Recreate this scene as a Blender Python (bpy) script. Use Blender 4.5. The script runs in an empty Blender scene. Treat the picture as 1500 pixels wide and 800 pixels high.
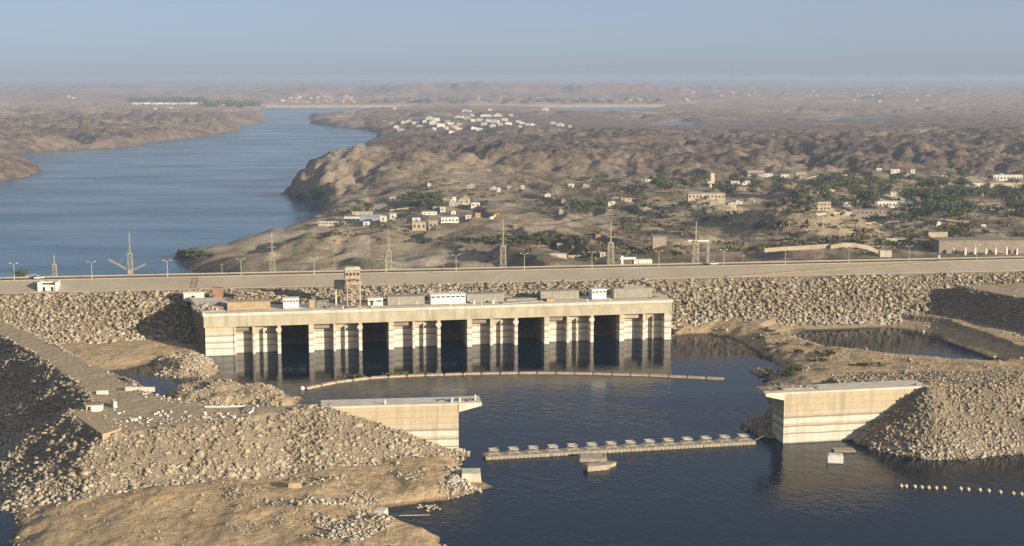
import bpy, math, random
import numpy as np
from mathutils import Vector, Matrix
random.seed(7); RNG = np.random.default_rng(7)
scene = bpy.context.scene
COL = scene.collection
R = math.radians

# ------------------------------------------------------------ camera, sky, sun, exposure
CAM_H, FPX, PITCH = 110.0, 2083.33, R(7.87)
cam_d = bpy.data.cameras.new('camera'); cam_d.lens = 50.0; cam_d.sensor_width = 36.0
cam_d.clip_start = 1.0; cam_d.clip_end = 120000.0
cam = bpy.data.objects.new('camera', cam_d); COL.objects.link(cam)
cam.location = (0, 0, CAM_H); cam.rotation_euler = (R(90) - PITCH, 0, 0)
scene.camera = cam
SUN_AZ, SUN_EL = R(128), R(14)          # azimuth clockwise from +Y
world = bpy.data.worlds.new("World"); scene.world = world; world.use_nodes = True
wn = world.node_tree
sky = wn.nodes.new('ShaderNodeTexSky'); sky.sky_type = 'NISHITA'; sky.sun_disc = False
sky.sun_elevation = SUN_EL; sky.sun_rotation = SUN_AZ
sky.altitude = 200; sky.air_density = 0.34; sky.dust_density = 1.15; sky.ozone_density = 0.8
bg = wn.nodes['Background']; bg.inputs['Strength'].default_value = 0.083
milk = wn.nodes.new('ShaderNodeMix'); milk.data_type = 'RGBA'       # thin even dust veil over the clear-sky model
milk.inputs[0].default_value = 0.58; milk.inputs[7].default_value = (3.1, 3.4, 3.95, 1)
wn.links.new(sky.outputs[0], milk.inputs[6]); wn.links.new(milk.outputs[2], bg.inputs['Color'])
sun_d = bpy.data.lights.new('sun', 'SUN'); sun_d.energy = 5.0; sun_d.angle = R(0.5); sun_d.color = (1.0, 0.87, 0.68)
sun = bpy.data.objects.new('sun', sun_d); COL.objects.link(sun)
sun_v = Vector((math.sin(SUN_AZ) * math.cos(SUN_EL), math.cos(SUN_AZ) * math.cos(SUN_EL), math.sin(SUN_EL)))
sun.rotation_euler = sun_v.to_track_quat('Z', 'Y').to_euler(); sun.location = sun_v * 500
vs = scene.view_settings
vs.view_transform = 'Standard'; vs.look = 'None'; vs.gamma = 1.0; vs.use_curve_mapping = False; vs.exposure = 0.74
scene.cycles.use_denoising = True
scene.cycles.max_bounces = 6; scene.cycles.volume_bounces = 0
scene.cycles.caustics_reflective = False; scene.cycles.caustics_refractive = False
HAZE_DENSITY = 8.5e-5

# ------------------------------------------------------------ pixel -> world
CP, SP = math.cos(PITCH), math.sin(PITCH)
def ray(px, py):
    u = (px - 750) / FPX; v = -(py - 400) / FPX
    return np.array((u, CP + v * SP, -SP + v * CP))
def at(px, py, z=0.0):
    d = ray(px, py); t = (z - CAM_H) / d[2]
    return (d[0] * t, d[1] * t, z)
def at2(px, py, z=0.0): return at(px, py, z)[:2]
def at_depth(px, py, Y):
    d = ray(px, py); t = Y / d[1]
    return (d[0] * t, Y, CAM_H + d[2] * t)
def on_line(px, py, A, B):
    """where the vertical plane through A,B (2D) is met by the pixel ray"""
    d = ray(px, py); ax, ay = A; ex, ey = B[0] - ax, B[1] - ay
    t = (ax * ey - ay * ex) / (d[0] * ey - d[1] * ex)
    return (d[0] * t, d[1] * t, CAM_H + d[2] * t)

# ------------------------------------------------------------ noise
_perm = np.random.default_rng(3).permutation(4096).astype(np.int64)
_ga = np.random.default_rng(4).random(4096) * 2 * np.pi
_gx, _gy = np.cos(_ga), np.sin(_ga)
def perlin(x, y):
    xi = np.floor(x).astype(np.int64); yi = np.floor(y).astype(np.int64)
    xf = x - xi; yf = y - yi
    u = xf * xf * xf * (xf * (xf * 6 - 15) + 10); v = yf * yf * yf * (yf * (yf * 6 - 15) + 10)
    def g(ix, iy, dx, dy):
        h = _perm[(_perm[ix & 4095] + iy) & 4095]
        return _gx[h] * dx + _gy[h] * dy
    a = g(xi, yi, xf, yf); b = g(xi + 1, yi, xf - 1, yf)
    c = g(xi, yi + 1, xf, yf - 1); d = g(xi + 1, yi + 1, xf - 1, yf - 1)
    return (a + u * (b - a) + v * ((c + u * (d - c)) - (a + u * (b - a)))) * 1.5
def fbm(x, y, scale, octv=4, gain=0.5, seed=0.0):
    r = np.zeros_like(x); a = 1.0; f = 1.0 / scale
    for k in range(octv):
        r += a * perlin(x * f + 17.3 * k + seed, y * f - 9.1 * k + seed * 1.7); a *= gain; f *= 2.03
    return r
def ridged(x, y, scale, octv=5, seed=0.0):
    wx = fbm(x, y, scale * 1.3, 2, .5, seed + 5) * scale * .35; wy = fbm(x, y, scale * 1.3, 2, .5, seed + 9) * scale * .35
    x = x + wx; y = y + wy
    r = np.zeros_like(x); a = 1.0; f = 1.0 / scale; w = np.ones_like(x); tot = 0
    for k in range(octv):
        n = 1 - np.abs(perlin(x * f + 31.7 * k + seed, y * f + 11.9 * k + seed))
        n = n * n * w; r += a * n; tot += a; w = np.clip(n * 1.6, 0, 1); a *= 0.5; f *= 2.1
    return r / tot
def sstep(a, b, x):
    t = np.clip((x - a) / (b - a), 0, 1); return t * t * (3 - 2 * t)
def sdf(poly, X, Y):
    """signed distance, positive inside"""
    P = np.asarray(poly, float); d2 = np.full(X.shape, 1e18); ins = np.zeros(X.shape, bool)
    n = len(P)
    for i in range(n):
        x0, y0 = P[i]; x1, y1 = P[(i + 1) % n]
        ex, ey = x1 - x0, y1 - y0
        L = ex * ex + ey * ey + 1e-9
        t = np.clip(((X - x0) * ex + (Y - y0) * ey) / L, 0, 1)
        dx = X - x0 - t * ex; dy = Y - y0 - t * ey
        np.minimum(d2, dx * dx + dy * dy, out=d2)
        c = ((y0 <= Y) != (y1 <= Y))
        if abs(ey) > 1e-9: ins ^= c & (X < x0 + (Y - y0) * ex / ey)
    d = np.sqrt(d2)
    return np.where(ins, d, -d)
def poly_line_dist(pts, X, Y):
    d2 = np.full(X.shape, 1e18)
    for (x0, y0), (x1, y1) in zip(pts[:-1], pts[1:]):
        ex, ey = x1 - x0, y1 - y0; L = ex * ex + ey * ey + 1e-9
        t = np.clip(((X - x0) * ex + (Y - y0) * ey) / L, 0, 1)
        np.minimum(d2, (X - x0 - t * ex) ** 2 + (Y - y0 - t * ey) ** 2, out=d2)
    return np.sqrt(d2)

# ------------------------------------------------------------ layout
DK, D0 = 0.155, 646.0                     # crest edge of the dam: Y = D0 + DK*X
DN = math.sqrt(1 + DK * DK)
def dam_s(X, Y): return (Y - D0 - DK * X) / DN
TOPZ = 15.5
RIVER = -55.0
# the crest level of the two approach embankments (tops of the polygons at TOPZ)
L_TOP = [at2(p, q, TOPZ) for p, q in [(-160, 428), (-80, 448), (0, 468), (60, 496), (110, 521), (170, 551), (215, 575), (250, 586), (330, 594),
         (400, 595), (486, 592), (484, 597), (440, 600), (400, 605), (365, 612), (300, 620), (230, 628), (150, 637), (103, 607),
         (110, 598), (136, 586), (134, 576), (100, 550), (50, 517), (0, 490), (-80, 468), (-200, 440)]]
R_TOP = [(102, 432), (121, 432), (123.5, 430), (140, 431), (180, 432), (262, 432), (292, 462), (286, 540), (262, 600), (242, 648), (204, 642), (214, 618), (250, 540),
         (262, 480), (240, 456), (180, 450), (120, 447), (103, 444)]
R_TOP2 = [(127, 424), (135, 428), (180, 430), (262, 430), (292, 462), (262, 500), (128, 450)]
L_SHELF = [at2(p, q) for p, q in [(14, 747), (26, 768), (18, 800), (10, 900), (700, 900), (650, 815), (641, 786), (606, 774), (556, 760), (540, 752), (548, 744),
           (600, 739), (650, 732), (722, 713), (708, 704), (676, 692), (672, 668), (560, 670), (380, 670), (100, 720)]]
ISLET_A = [at2(p, q) for p, q in [(222, 549), (250, 553), (300, 556), (322, 545), (308, 528), (285, 521), (255, 522), (232, 530)]]
ISLET_B = [at2(p, q) for p, q in [(240, 580), (258, 571), (300, 562), (350, 566), (400, 572), (446, 585), (420, 600), (300, 604), (250, 592)]]
L_TOE = [at2(p, q) for p, q in [(40, 560), (140, 546), (185, 540), (232, 531), (265, 524), (300, 528), (303, 505), (298, 470), (-60, 450), (-60, 540)]]
R_SHORE = [at2(p, q) for p, q in [(980, 480), (984, 492), (1040, 489), (1070, 496), (1100, 510), (1128, 525), (1150, 541), (1143, 551), (1106, 541), (1098, 545), (1128, 557), (1110, 570), (1140, 600),
           (1300, 610), (1700, 600), (1700, 470), (1300, 455)]]
R_POND = [at2(p, q) for p, q in [(1160, 491), (1182, 482), (1300, 480), (1352, 487), (1440, 519), (1474, 531), (1440, 536), (1330, 527), (1240, 516), (1188, 502)]]
WALL_L = (at2(483, 597, TOPZ), at2(672, 592, TOPZ))

def hres(X, Y, detail=True):
    n1 = fbm(X, Y, 14, 4, .55, 1.0); n2 = fbm(X, Y, 45, 3, .5, 4.0)
    h = np.full(X.shape, -9.0)
    def shelf(poly, slope, cap, h, amp, wig=1.5):
        d = sdf(poly, X, Y) + n1 * wig
        r = np.where(d > 0, cap * (1 - np.exp(-d * slope / cap)), np.maximum(d * .35, -9))
        r = r + amp * n1 * sstep(0, 5, d)
        return np.maximum(h, r)
    h = shelf(L_SHELF, .45, 3.0, h, .7)
    ctr = at2(290, 745); h = h + 2.2 * np.exp(-((X - ctr[0]) / 22) ** 2 - ((Y - ctr[1]) / 9) ** 2)
    ctr = at2(440, 770); h = h + 1.6 * np.exp(-((X - ctr[0]) / 16) ** 2 - ((Y - ctr[1]) / 7) ** 2) + 0
    ctr = at2(560, 780); h = h + 1.3 * np.exp(-((X - ctr[0]) / 9) ** 2 - ((Y - ctr[1]) / 6) ** 2)
    h = shelf(ISLET_A, .6, 5.0, h, 1.4)
    h = shelf(ISLET_B, .55, 4.4, h, 1.3)
    h = shelf(L_TOE, .3, 2.4, h, .5)
    rs = shelf(R_SHORE, .55, 4.6, np.full(X.shape, -9.0), .5)
    dp = sdf(R_POND, X, Y) + n1 * 1.2
    rs = np.where(dp > -12, np.minimum(rs, np.where(dp > 0, np.maximum(-dp * .4, -9), .25 * -dp)), rs)
    h = np.maximum(h, rs)
    dl = sdf(L_TOP, X, Y); dr = sdf(R_TOP, X, Y)
    dl = dl + n1 * .9; dr = dr + n1 * .6
    sl = .80 - .19 * sstep(-114, -130, X) * sstep(470, 440, Y); tl = np.where(dl > 0, TOPZ, TOPZ + dl * sl)
    # gentle ramp of fill along the face of the left wing wall
    (ax, ay), (bx, by) = WALL_L
    yw = ay + (X - ax) * (by - ay) / (bx - ax)
    wd = TOPZ - .37 * np.maximum(0, X - ax) - .62 * np.maximum(0, yw - 1 - Y) - 2.5 * np.maximum(0, Y - yw - 3)
    wd = np.where((X > bx + 3) | (X < ax - 40), -9, wd)
    tl = np.maximum(tl, wd)
    slr = np.full(X.shape, .68)
    slr = slr - .46 * sstep(436, 446, Y) * sstep(540, 500, Y) * sstep(238, 196, X) * sstep(106, 126, X)
    front = (Y < 429) & (X < 260)
    dr2 = sdf(R_TOP2, X, Y); dr = np.where(front, dr2, dr)
    tr = np.where(dr > 0, TOPZ, TOPZ + dr * slr)
    tr = np.where((Y > 429) & (X < 128), np.minimum(tr, TOPZ - .4), tr)
    mnd = 9.6 - .70 * np.hypot(X - 86.5, Y - 437) + n1 * .8
    tr = np.maximum(tr, mnd)
    emb = np.maximum(tl, tr)
    top = (np.maximum(dl, dr) > 0)
    emb = emb + n1 * np.where(top, .22, .55) + n2 * np.where(top, .1, .5)
    return np.maximum(h, emb), dl, dr, tl, tr

def P55(pts): return [at2(p, q, RIVER) for p, q in pts]
R_LAND = P55([(285, 402), (262, 381), (252, 377), (262, 371), (300, 373), (345, 362), (390, 347), (430, 335), (455, 322), (478, 306), (468, 297), (425, 291), (419, 287),
              (440, 273), (470, 256), (500, 237), (525, 219), (550, 206), (557, 200), (540, 192), (500, 187), (455, 181), (449, 174), (462, 167.5), (500, 168.5),
              (560, 160.5), (640, 158), (800, 157.5), (975, 156), (1100, 153), (1600, 152), (2600, 152), (2600, 330)]) + \
         [(1500, 880), (300, 760), (200, 800), (120, 840), (40, 880), (-50, 930), (-130, 990), (-185, 1060)]
L_HEAD = P55([(-700, 268), (0, 264.5), (40, 258), (63, 252), (60, 246), (30, 240), (0, 238), (-700, 232)])
L_BANK = P55([(-700, 226), (20, 223.5), (60, 221.5), (100, 219.5), (170, 216.5), (230, 208), (300, 198), (347, 192), (352, 186), (386, 179), (389, 170), (378, 163), (384, 157), (396, 152), (-700, 150)])
BL_C = at2(478, 262, -40)
PONDS = [P55([(800, 157.3), (972, 156.6), (962, 161), (905, 165), (872, 165.5), (822, 163)]),
         P55([(955, 182), (1000, 177.5), (1024, 179), (1015, 186), (975, 187)]),
         P55([(1178, 172), (1250, 170), (1320, 172), (1312, 175.5), (1188, 176.5)])]
CTRL = [(600, 350, -24), (700, 330, -24), (500, 330, -27), (850, 320, -24), (1000, 350, -23), (1200, 345, -20), (1400, 345, -21), (1400, 300, -20), (1100, 270, -20), (1250, 275, -20),
        (700, 290, -25), (560, 300, -27), (560, 232, -8), (640, 240, -12), (760, 232, -8), (900, 222, -6), (1100, 215, -4), (1300, 210, -2), (1450, 200, -2), (1000, 190, -8), (700, 200, -24), (1300, 185, -9),
        (620, 200, -32), (700, 180, -37), (850, 175, -33), (1100, 165, -37), (1400, 160, -28), (30, 230, -14), (150, 197, -20), (250, 182, -28), (100, 165, -33), (350, 165, -42),
        (1150, 250, -16), (1350, 250, -18), (900, 260, -22), (1480, 265, -20),
        (300, 140, -42), (700, 140, -42), (1200, 140, -36), (50, 140, -36), (1450, 135, -30)]
_cw = [(*at2(p, q, z), z) for p, q, z in CTRL]
# mounds: px, py, z used to place it, half-width x, half-width y, height
MOUNDS = [(1150, 332, -22, 46, 75, 17), (1215, 338, -22, 40, 45, 7), (478, 345, -27, 22, 38, 9), (540, 344, -27, 24, 34, 8), (425, 352, -30, 20, 34, 9), (970, 374, -24, 12, 16, 9), (1250, 366, -22, 24, 16, 8), (1165, 372, -22, 20, 14, 5),
          (802, 364, -24, 14, 14, 6), (1160, 288, -20, 22, 40, 10), (508, 252, -24, 46, 150, 22), (590, 244, -20, 70, 150, 14), (1200, 240, -14, 95, 150, 22), (1420, 235, -14, 60, 100, 20), (905, 245, -16, 90, 110, 18),
          (690, 240, -14, 100, 110, 18), (790, 238, -14, 90, 110, 16), (1060, 238, -14, 90, 100, 16), (1340, 230, -10, 50, 90, 20), (610, 262, -24, 50, 60, 10), (760, 282, -25, 60, 40, 7), (940, 292, -24, 50, 40, 7), (1030, 312, -24, 30, 60, 8)]
_mw = [(*at2(p, q, z), a, b, hh) for p, q, z, a, b, hh in MOUNDS]
FARHILL = [(1135, 124, 1500, 900, 62), (1050, 127, 1300, 500, 28), (600, 138, 1100, 700, 38), (740, 138, 1300, 700, 40), (860, 139, 1200, 700, 42), (960, 136, 1000, 700, 34), (420, 132, 2500, 1500, 30), (150, 134, 2500, 2000, 28), (880, 124, 2200, 2000, 24), (560, 123, 1500, 1500, 30), (300, 124, 2000, 2000, 30), (80, 126, 1500, 1500, 26), (700, 128, 900, 700, 26), (1330, 126, 1500, 1500, 16)]
_fw = [(*at2(p, q, -30), a, b, hh) for p, q, a, b, hh in FARHILL]

def hdown(X, Y):
    wob = fbm(X, Y, 60, 3, .5, 2.0) * 6 + fbm(X, Y, 300, 2, .5, 6.0) * np.clip((Y - 1800) / 2000, 0, 1) * 14
    sd = np.maximum(np.maximum(sdf(R_LAND, X, Y), sdf(L_HEAD, X, Y)), sdf(L_BANK, X, Y)) 
    sd = np.maximum(sd, Y - 8300)
    for p in PONDS: sd = np.minimum(sd, -sdf(p, X, Y))
    sdn = sd + wob * np.clip(Y / 1500, .5, 1.5)
    # smooth plain level through the control points
    U = X / Y * 3; V = np.log(Y); num = np.zeros_like(X); den = np.zeros_like(X)
    for cx, cy, cz in _cw:
        w = 1.0 / ((U - cx / cy * 3) ** 2 + (V - math.log(cy)) ** 2 * 2 + .004) ** 1.5
        num += w * cz; den += w
    C = num / den
    left = (X < -.10 * Y) & (Y > 1500)
    A = 4.5 + 22 * sstep(1750, 2300, Y + X * .25) * (1 - sstep(5000, 7500, Y) * .4) + 30 * sstep(7500, 12000, Y)
    A = A + np.where(left, 6, 0) * sstep(1500, 2200, Y)
    def gully(sc, seed, p=2.2):
        wx = fbm(X, Y, sc * .9, 3, .55, seed + 5) * sc * .45; wy = fbm(X, Y, sc * .9, 3, .55, seed + 9) * sc * .45
        return np.clip(1 - np.abs(perlin((X * .72 + wx) / sc + seed, (Y * 1.1 + wy) / sc - seed)) * 1.9, 0, 1) ** p
    g1 = gully(430, 3.3); g2 = gully(170, 7.7); g3 = gully(60, 11.1, 1.6); fine = fbm(X, Y, 40, 4, .6, 12.0)
    knob = np.abs(fbm(X, Y, 34, 4, .6, 61.0))
    kn2 = np.abs(fbm(X, Y, 19, 3, .6, 66.0))
    rg = .66 - .58 * g1 - .15 * g2 - .13 * g3 + .08 * knob + .06 * kn2 + .20 * fbm(X, Y, 420, 2, .5, 33.0)
    rg2 = ridged(X, Y, 900, 5, 8.0)
    far = sstep(6500, 10000, Y)
    rr = (rg * (1 - far) + rg2 * far)
    hills = (rr - .5) * 1.7 * A + fine * (.7 + .07 * A)
    tt = fbm(X, Y * .7, 240, 3, .5, 95.0) * 16 + X * .05; stp = 7.0; fr = tt / stp - np.floor(tt / stp)
    hills = hills + (stp * (np.floor(tt / stp) + sstep(.74, 1, fr)) - tt) * sstep(1080, 1160, Y) * sstep(2100, 1800, Y)
    # left-facing sawtooth ridges added to shade the cut slopes behind the dam
    q = X + .25 * (Y - 1000) + 10 * fbm(X, Y, 60, 3, .5, 91.0); saw = (q / 58.0) % 1.0
    hills = hills + 15 * np.where(saw < .3, saw / .3, 1 - (saw - .3) / .7) * sstep(-330, -250, X) * sstep(110, 40, X) * sstep(860, 920, Y) * sstep(1140, 1080, Y)
    hills = hills + fbm(X, Y, 1500, 3, .5, 21.0) * sstep(2500, 6000, Y) * 10
    for mx, my, a, b, hh in _mw:
        if my > 1700: hh = hh * .62
        q = ((X - mx) / a) ** 2 + ((Y - my) / b) ** 2
        m = q < 9
        hills[m] += hh * np.exp(-q[m] ** 1.6 * .8) * (1 + .35 * fine[m])
    for mx, my, a, b, hh in _fw:
        hills += .95 * hh * np.exp(-((X - mx) / a) ** 2 - ((Y - my) / b) ** 2)
    cap = np.maximum(C + 55 + hills, 3.0)
    for p in PONDS:
        dp = np.maximum(-sdf(p, X, Y), 0); cap = np.minimum(cap, np.maximum(5 + dp * .026 + (fine + 1) * 2, 3) + np.where(dp > 1500, (dp - 1500) * .1, 0) + np.where(Y > p[0][1] + 300, dp * .1, 0))
    bluff = np.exp(-((X - BL_C[0]) / 110) ** 2 - ((Y - BL_C[1]) / 330) ** 2)
    slope = .42 + .25 * sstep(1700, 2100, Y) + .25 * fbm(X, Y, 120, 3, .5, 30.0)
    butt = fbm(X, Y, 55, 4, .6, 37.0)
    slope = np.clip(slope + bluff * (1.1 + 1.1 * butt), .2, 2.2); sdn = sdn + bluff * (butt * 14 + fbm(X, Y, 22, 3, .6, 39.0) * 6)
    r = np.where(sdn > 0, cap * (1 - np.exp(-sdn * slope * 1.35 / cap)), np.maximum(sdn * .4, -9))
    return RIVER + r, sd, rr, A

def ground_height(X, Y):
    s = dam_s(X, Y)
    z = np.empty_like(X); info = {}
    m = s < 25
    veg = np.zeros_like(X); sandy = np.zeros_like(X); pink = np.zeros_like(X); slopef = np.zeros_like(X)
    if m.any():
        h, dl, dr, tl, tr = hres(X[m], Y[m])
        f = sstep(-30, 20, s[m])
        z[m] = h * (1 - f) - 12 * f
        slopef[m] = ((np.maximum(tl, tr) > h - 1.5) & (np.maximum(dl, dr) < 0)).astype(float)
        sandy[m] = np.clip(1 - slopef[m], 0, 1)
    k = ~m
    if k.any():
        h, sd, rr, A = hdown(X[k], Y[k])
        f = sstep(25, 70, s[k])
        z[k] = -12 * (1 - f) + h * f - 0
        nn = fbm(X[k], Y[k], 180, 4, .5, 44.0)
        sandy[k] = np.clip(.55 - A / 26 * .6 + nn * .5 + sstep(4500, 9000, Y[k]) * .5 + np.where(X[k] < -.1 * Y[k], .4, 0), 0, 1)
        pink[k] = sstep(2500, 11000, Y[k])
        shore = np.exp(-np.maximum(sd, 0) / 9) * (sd > -5) * (Y[k] < 2300) * (X[k] > -500)
        nv = fbm(X[k], Y[k], 70, 4, .6, 51.0)
        plain = sstep(700, 950, Y[k]) * (1 - sstep(1650, 2000, Y[k] + X[k] * .25))
        green = plain * sstep(.15, .55, nv) * .75
        veg[k] = np.clip(np.maximum(shore * 1.0, green), 0, 1)
    return z, veg, sandy, pink, slopef

# ------------------------------------------------------------ mesh helpers
def mesh_from(name, verts, faces, mat=None, smooth=False):
    me = bpy.data.meshes.new(name)
    me.from_pydata([tuple(v) for v in verts], [], faces); me.update()
    if mat is not None:
        for mm in (mat if isinstance(mat, (list, tuple)) else [mat]): me.materials.append(mm)
    if smooth: me.polygons.foreach_set('use_smooth', np.ones(len(me.polygons), bool))
    return me
def mesh_np(name, V, F, mat, smooth=False):
    """V (n,3) float, F (m,k) int with k constant"""
    V = np.ascontiguousarray(V, np.float32); F = np.ascontiguousarray(F, np.int32)
    me = bpy.data.meshes.new(name); k = F.shape[1]
    me.vertices.add(len(V)); me.vertices.foreach_set('co', V.ravel())
    me.loops.add(F.size); me.loops.foreach_set('vertex_index', F.ravel())
    me.polygons.add(len(F)); me.polygons.foreach_set('loop_start', np.arange(0, F.size, k, dtype=np.int32))
    me.polygons.foreach_set('loop_total', np.full(len(F), k, np.int32))
    if smooth: me.polygons.foreach_set('use_smooth', np.ones(len(F), bool))
    me.update(calc_edges=True); me.materials.append(mat)
    return me
def link(name, me, parent=None, loc=None, rz=0.0):
    o = bpy.data.objects.new(name, me); COL.objects.link(o)
    if parent is not None: o.parent = parent
    if loc is not None: o.location = loc
    if rz: o.rotation_euler = (0, 0, rz)
    return o
def tag(o, label=None, cat=None, group=None, kind=None):
    if label: o['label'] = label
    if cat: o['category'] = cat
    if group: o['group'] = group
    if kind: o['kind'] = kind
    return o
def thing(name, label, cat, loc=(0, 0, 0), rz=0.0, group=None):
    o = bpy.data.objects.new(name, None); COL.objects.link(o); o.empty_display_size = 1
    o.location = loc; o.rotation_euler = (0, 0, rz)
    return tag(o, label, cat, group)
class MB:
    def __init__(s): s.v = []; s.f = []
    def add(s, vs, fs):
        b = len(s.v); s.v += [tuple(map(float, q)) for q in vs]; s.f += [tuple(b + i for i in f) for f in fs]; return s
    def box(s, x0, x1, y0, y1, z0, z1, top=None):
        """top: (dx,dy) inset of the top face"""
        dx, dy = top or (0, 0)
        return s.add([(x0, y0, z0), (x1, y0, z0), (x1, y1, z0), (x0, y1, z0), (x0 + dx, y0 + dy, z1), (x1 - dx, y0 + dy, z1), (x1 - dx, y1 - dy, z1), (x0 + dx, y1 - dy, z1)],
                     [(3, 2, 1, 0), (4, 5, 6, 7), (0, 1, 5, 4), (1, 2, 6, 5), (2, 3, 7, 6), (3, 0, 4, 7)])
    def cbox(s, c, size, rz=0.0, tilt=0.0):
        M = Matrix.Translation(c) @ Matrix.Rotation(rz, 4, 'Z') @ Matrix.Rotation(tilt, 4, 'Y')
        a, b, d = [q / 2 for q in size]
        pts = [M @ Vector(q) for q in [(-a, -b, -d), (a, -b, -d), (a, b, -d), (-a, b, -d), (-a, -b, d), (a, -b, d), (a, b, d), (-a, b, d)]]
        return s.add(pts, [(3, 2, 1, 0), (4, 5, 6, 7), (0, 1, 5, 4), (1, 2, 6, 5), (2, 3, 7, 6), (3, 0, 4, 7)])
    def tube(s, p0, p1, r0, r1=None, n=6, caps=True):
        r1 = r0 if r1 is None else r1
        p0, p1 = Vector(p0), Vector(p1); d = (p1 - p0).normalized()
        a = d.orthogonal().normalized(); b = d.cross(a)
        vs = [p0 + (a * math.cos(t) + b * math.sin(t)) * r0 for t in [2 * math.pi * i / n for i in range(n)]] + \
             [p1 + (a * math.cos(t) + b * math.sin(t)) * r1 for t in [2 * math.pi * i / n for i in range(n)]]
        fs = [(i, (i + 1) % n, n + (i + 1) % n, n + i) for i in range(n)]
        if caps: fs += [tuple(reversed(range(n))), tuple(range(n, 2 * n))]
        return s.add(vs, fs)
    def prism(s, poly, z0, z1):
        n = len(poly)
        vs = [(x, y, z0) for x, y in poly] + [(x, y, z1) for x, y in poly]
        return s.add(vs, [(i, (i + 1) % n, n + (i + 1) % n, n + i) for i in range(n)] + [tuple(reversed(range(n))), tuple(range(n, 2 * n))])
    def sweep_xz(s, poly, y0, y1):
        """poly of (x,z) extruded along y"""
        n = len(poly)
        vs = [(x, y0, z) for x, z in poly] + [(x, y1, z) for x, z in poly]
        return s.add(vs, [(i, (i + 1) % n, n + (i + 1) % n, n + i) for i in range(n)] + [tuple(reversed(range(n))), tuple(range(n, 2 * n))])
    def lathe(s, prof, n=12, c=(0, 0)):
        vs = []; m = len(prof)
        for r, z in prof:
            vs += [(c[0] + r * math.cos(2 * math.pi * i / n), c[1] + r * math.sin(2 * math.pi * i / n), z) for i in range(n)]
        fs = []
        for j in range(m - 1):
            fs += [(j * n + i, j * n + (i + 1) % n, (j + 1) * n + (i + 1) % n, (j + 1) * n + i) for i in range(n)]
        fs += [tuple(reversed(range(n))), tuple(range((m - 1) * n, m * n))]
        return s.add(vs, fs)
    def mesh(s, name, mat, smooth=False): return mesh_from(name, s.v, s.f, mat, smooth)
    def build(s, name, mat, parent=None, smooth=False, loc=None, rz=0.0, bevel=0.0):
        o = link(name, s.mesh(name, mat, smooth), parent, loc, rz)
        if bevel:
            b = o.modifiers.new('bevel', 'BEVEL'); b.width = bevel; b.segments = 1; b.limit_method = 'ANGLE'
        return o

# ------------------------------------------------------------ materials
def new_mat(name):
    m = bpy.data.materials.new(name); m.use_nodes = True
    nt = m.node_tree; p = nt.nodes['Principled BSDF']
    p.inputs['Specular IOR Level'].default_value = 0.25
    return m, nt, p
def nd(nt, t, **kw):
    n = nt.nodes.new(t)
    for k, v in kw.items(): setattr(n, k, v)
    return n
def noise(nt, vec, scale, detail=4, rough=.55):
    n = nd(nt, 'ShaderNodeTexNoise'); n.inputs['Scale'].default_value = scale; n.inputs['Detail'].default_value = detail; n.inputs['Roughness'].default_value = rough
    nt.links.new(vec, n.inputs['Vector']); return n.outputs[0]
def ramp(nt, fac, stops):
    r = nd(nt, 'ShaderNodeValToRGB'); e = r.color_ramp.elements
    while len(e) < len(stops): e.new(.5)
    for q, (p, c) in zip(e, stops): q.position = p; q.color = (*c, 1) if len(c) == 3 else c
    nt.links.new(fac, r.inputs[0]); return r.outputs[0]
def mix(nt, fac, a, b, mode='MIX'):
    n = nd(nt, 'ShaderNodeMix', data_type='RGBA', blend_type=mode)
    for sock, v in ((n.inputs[0], fac), (n.inputs[6], a), (n.inputs[7], b)):
        if isinstance(v, (int, float)): sock.default_value = v
        elif isinstance(v, tuple): sock.default_value = (*v, 1)
        else: nt.links.new(v, sock)
    return n.outputs[2]
def mth(nt, op, a, b=0.0, clamp=False):
    n = nd(nt, 'ShaderNodeMath', operation=op); n.use_clamp = clamp
    for sock, v in ((n.inputs[0], a), (n.inputs[1], b)):
        if isinstance(v, (int, float)): sock.default_value = v
        else: nt.links.new(v, sock)
    return n.outputs[0]
def mapr(nt, v, a, b, c=0.0, d=1.0):
    n = nd(nt, 'ShaderNodeMapRange'); nt.links.new(v, n.inputs[0])
    for i, q in zip((1, 2, 3, 4), (a, b, c, d)): n.inputs[i].default_value = q
    return n.outputs[0]
def bump(nt, p, h, strength, dist):
    b = nd(nt, 'ShaderNodeBump'); b.inputs['Strength'].default_value = strength; b.inputs['Distance'].default_value = dist
    nt.links.new(h, b.inputs['Height']); nt.links.new(b.outputs[0], p.inputs['Normal']); return b
def objco(nt): return nd(nt, 'ShaderNodeTexCoord').outputs['Object']
def posco(nt): return nd(nt, 'ShaderNodeNewGeometry').outputs['Position']
def sep(nt, v):
    s = nd(nt, 'ShaderNodeSeparateXYZ'); nt.links.new(v, s.inputs[0]); return s.outputs
def simple(name, col, rough=.8, var=.25, scale=.6, metal=0.0, bmp=.0):
    """plain painted or raw surface with blotchy wear"""
    m, nt, p = new_mat(name); v = posco(nt)
    n = noise(nt, v, scale, 5, .65)
    lo = tuple(c * (1 - var) for c in col); hi = tuple(min(1, c * (1 + var * .6)) for c in col)
    nt.links.new(ramp(nt, n, [(.3, lo), (.62, hi)]), p.inputs['Base Color'])
    p.inputs['Roughness'].default_value = rough; p.inputs['Metallic'].default_value = metal
    if bmp: bump(nt, p, n, bmp, .1)
    return m
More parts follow.
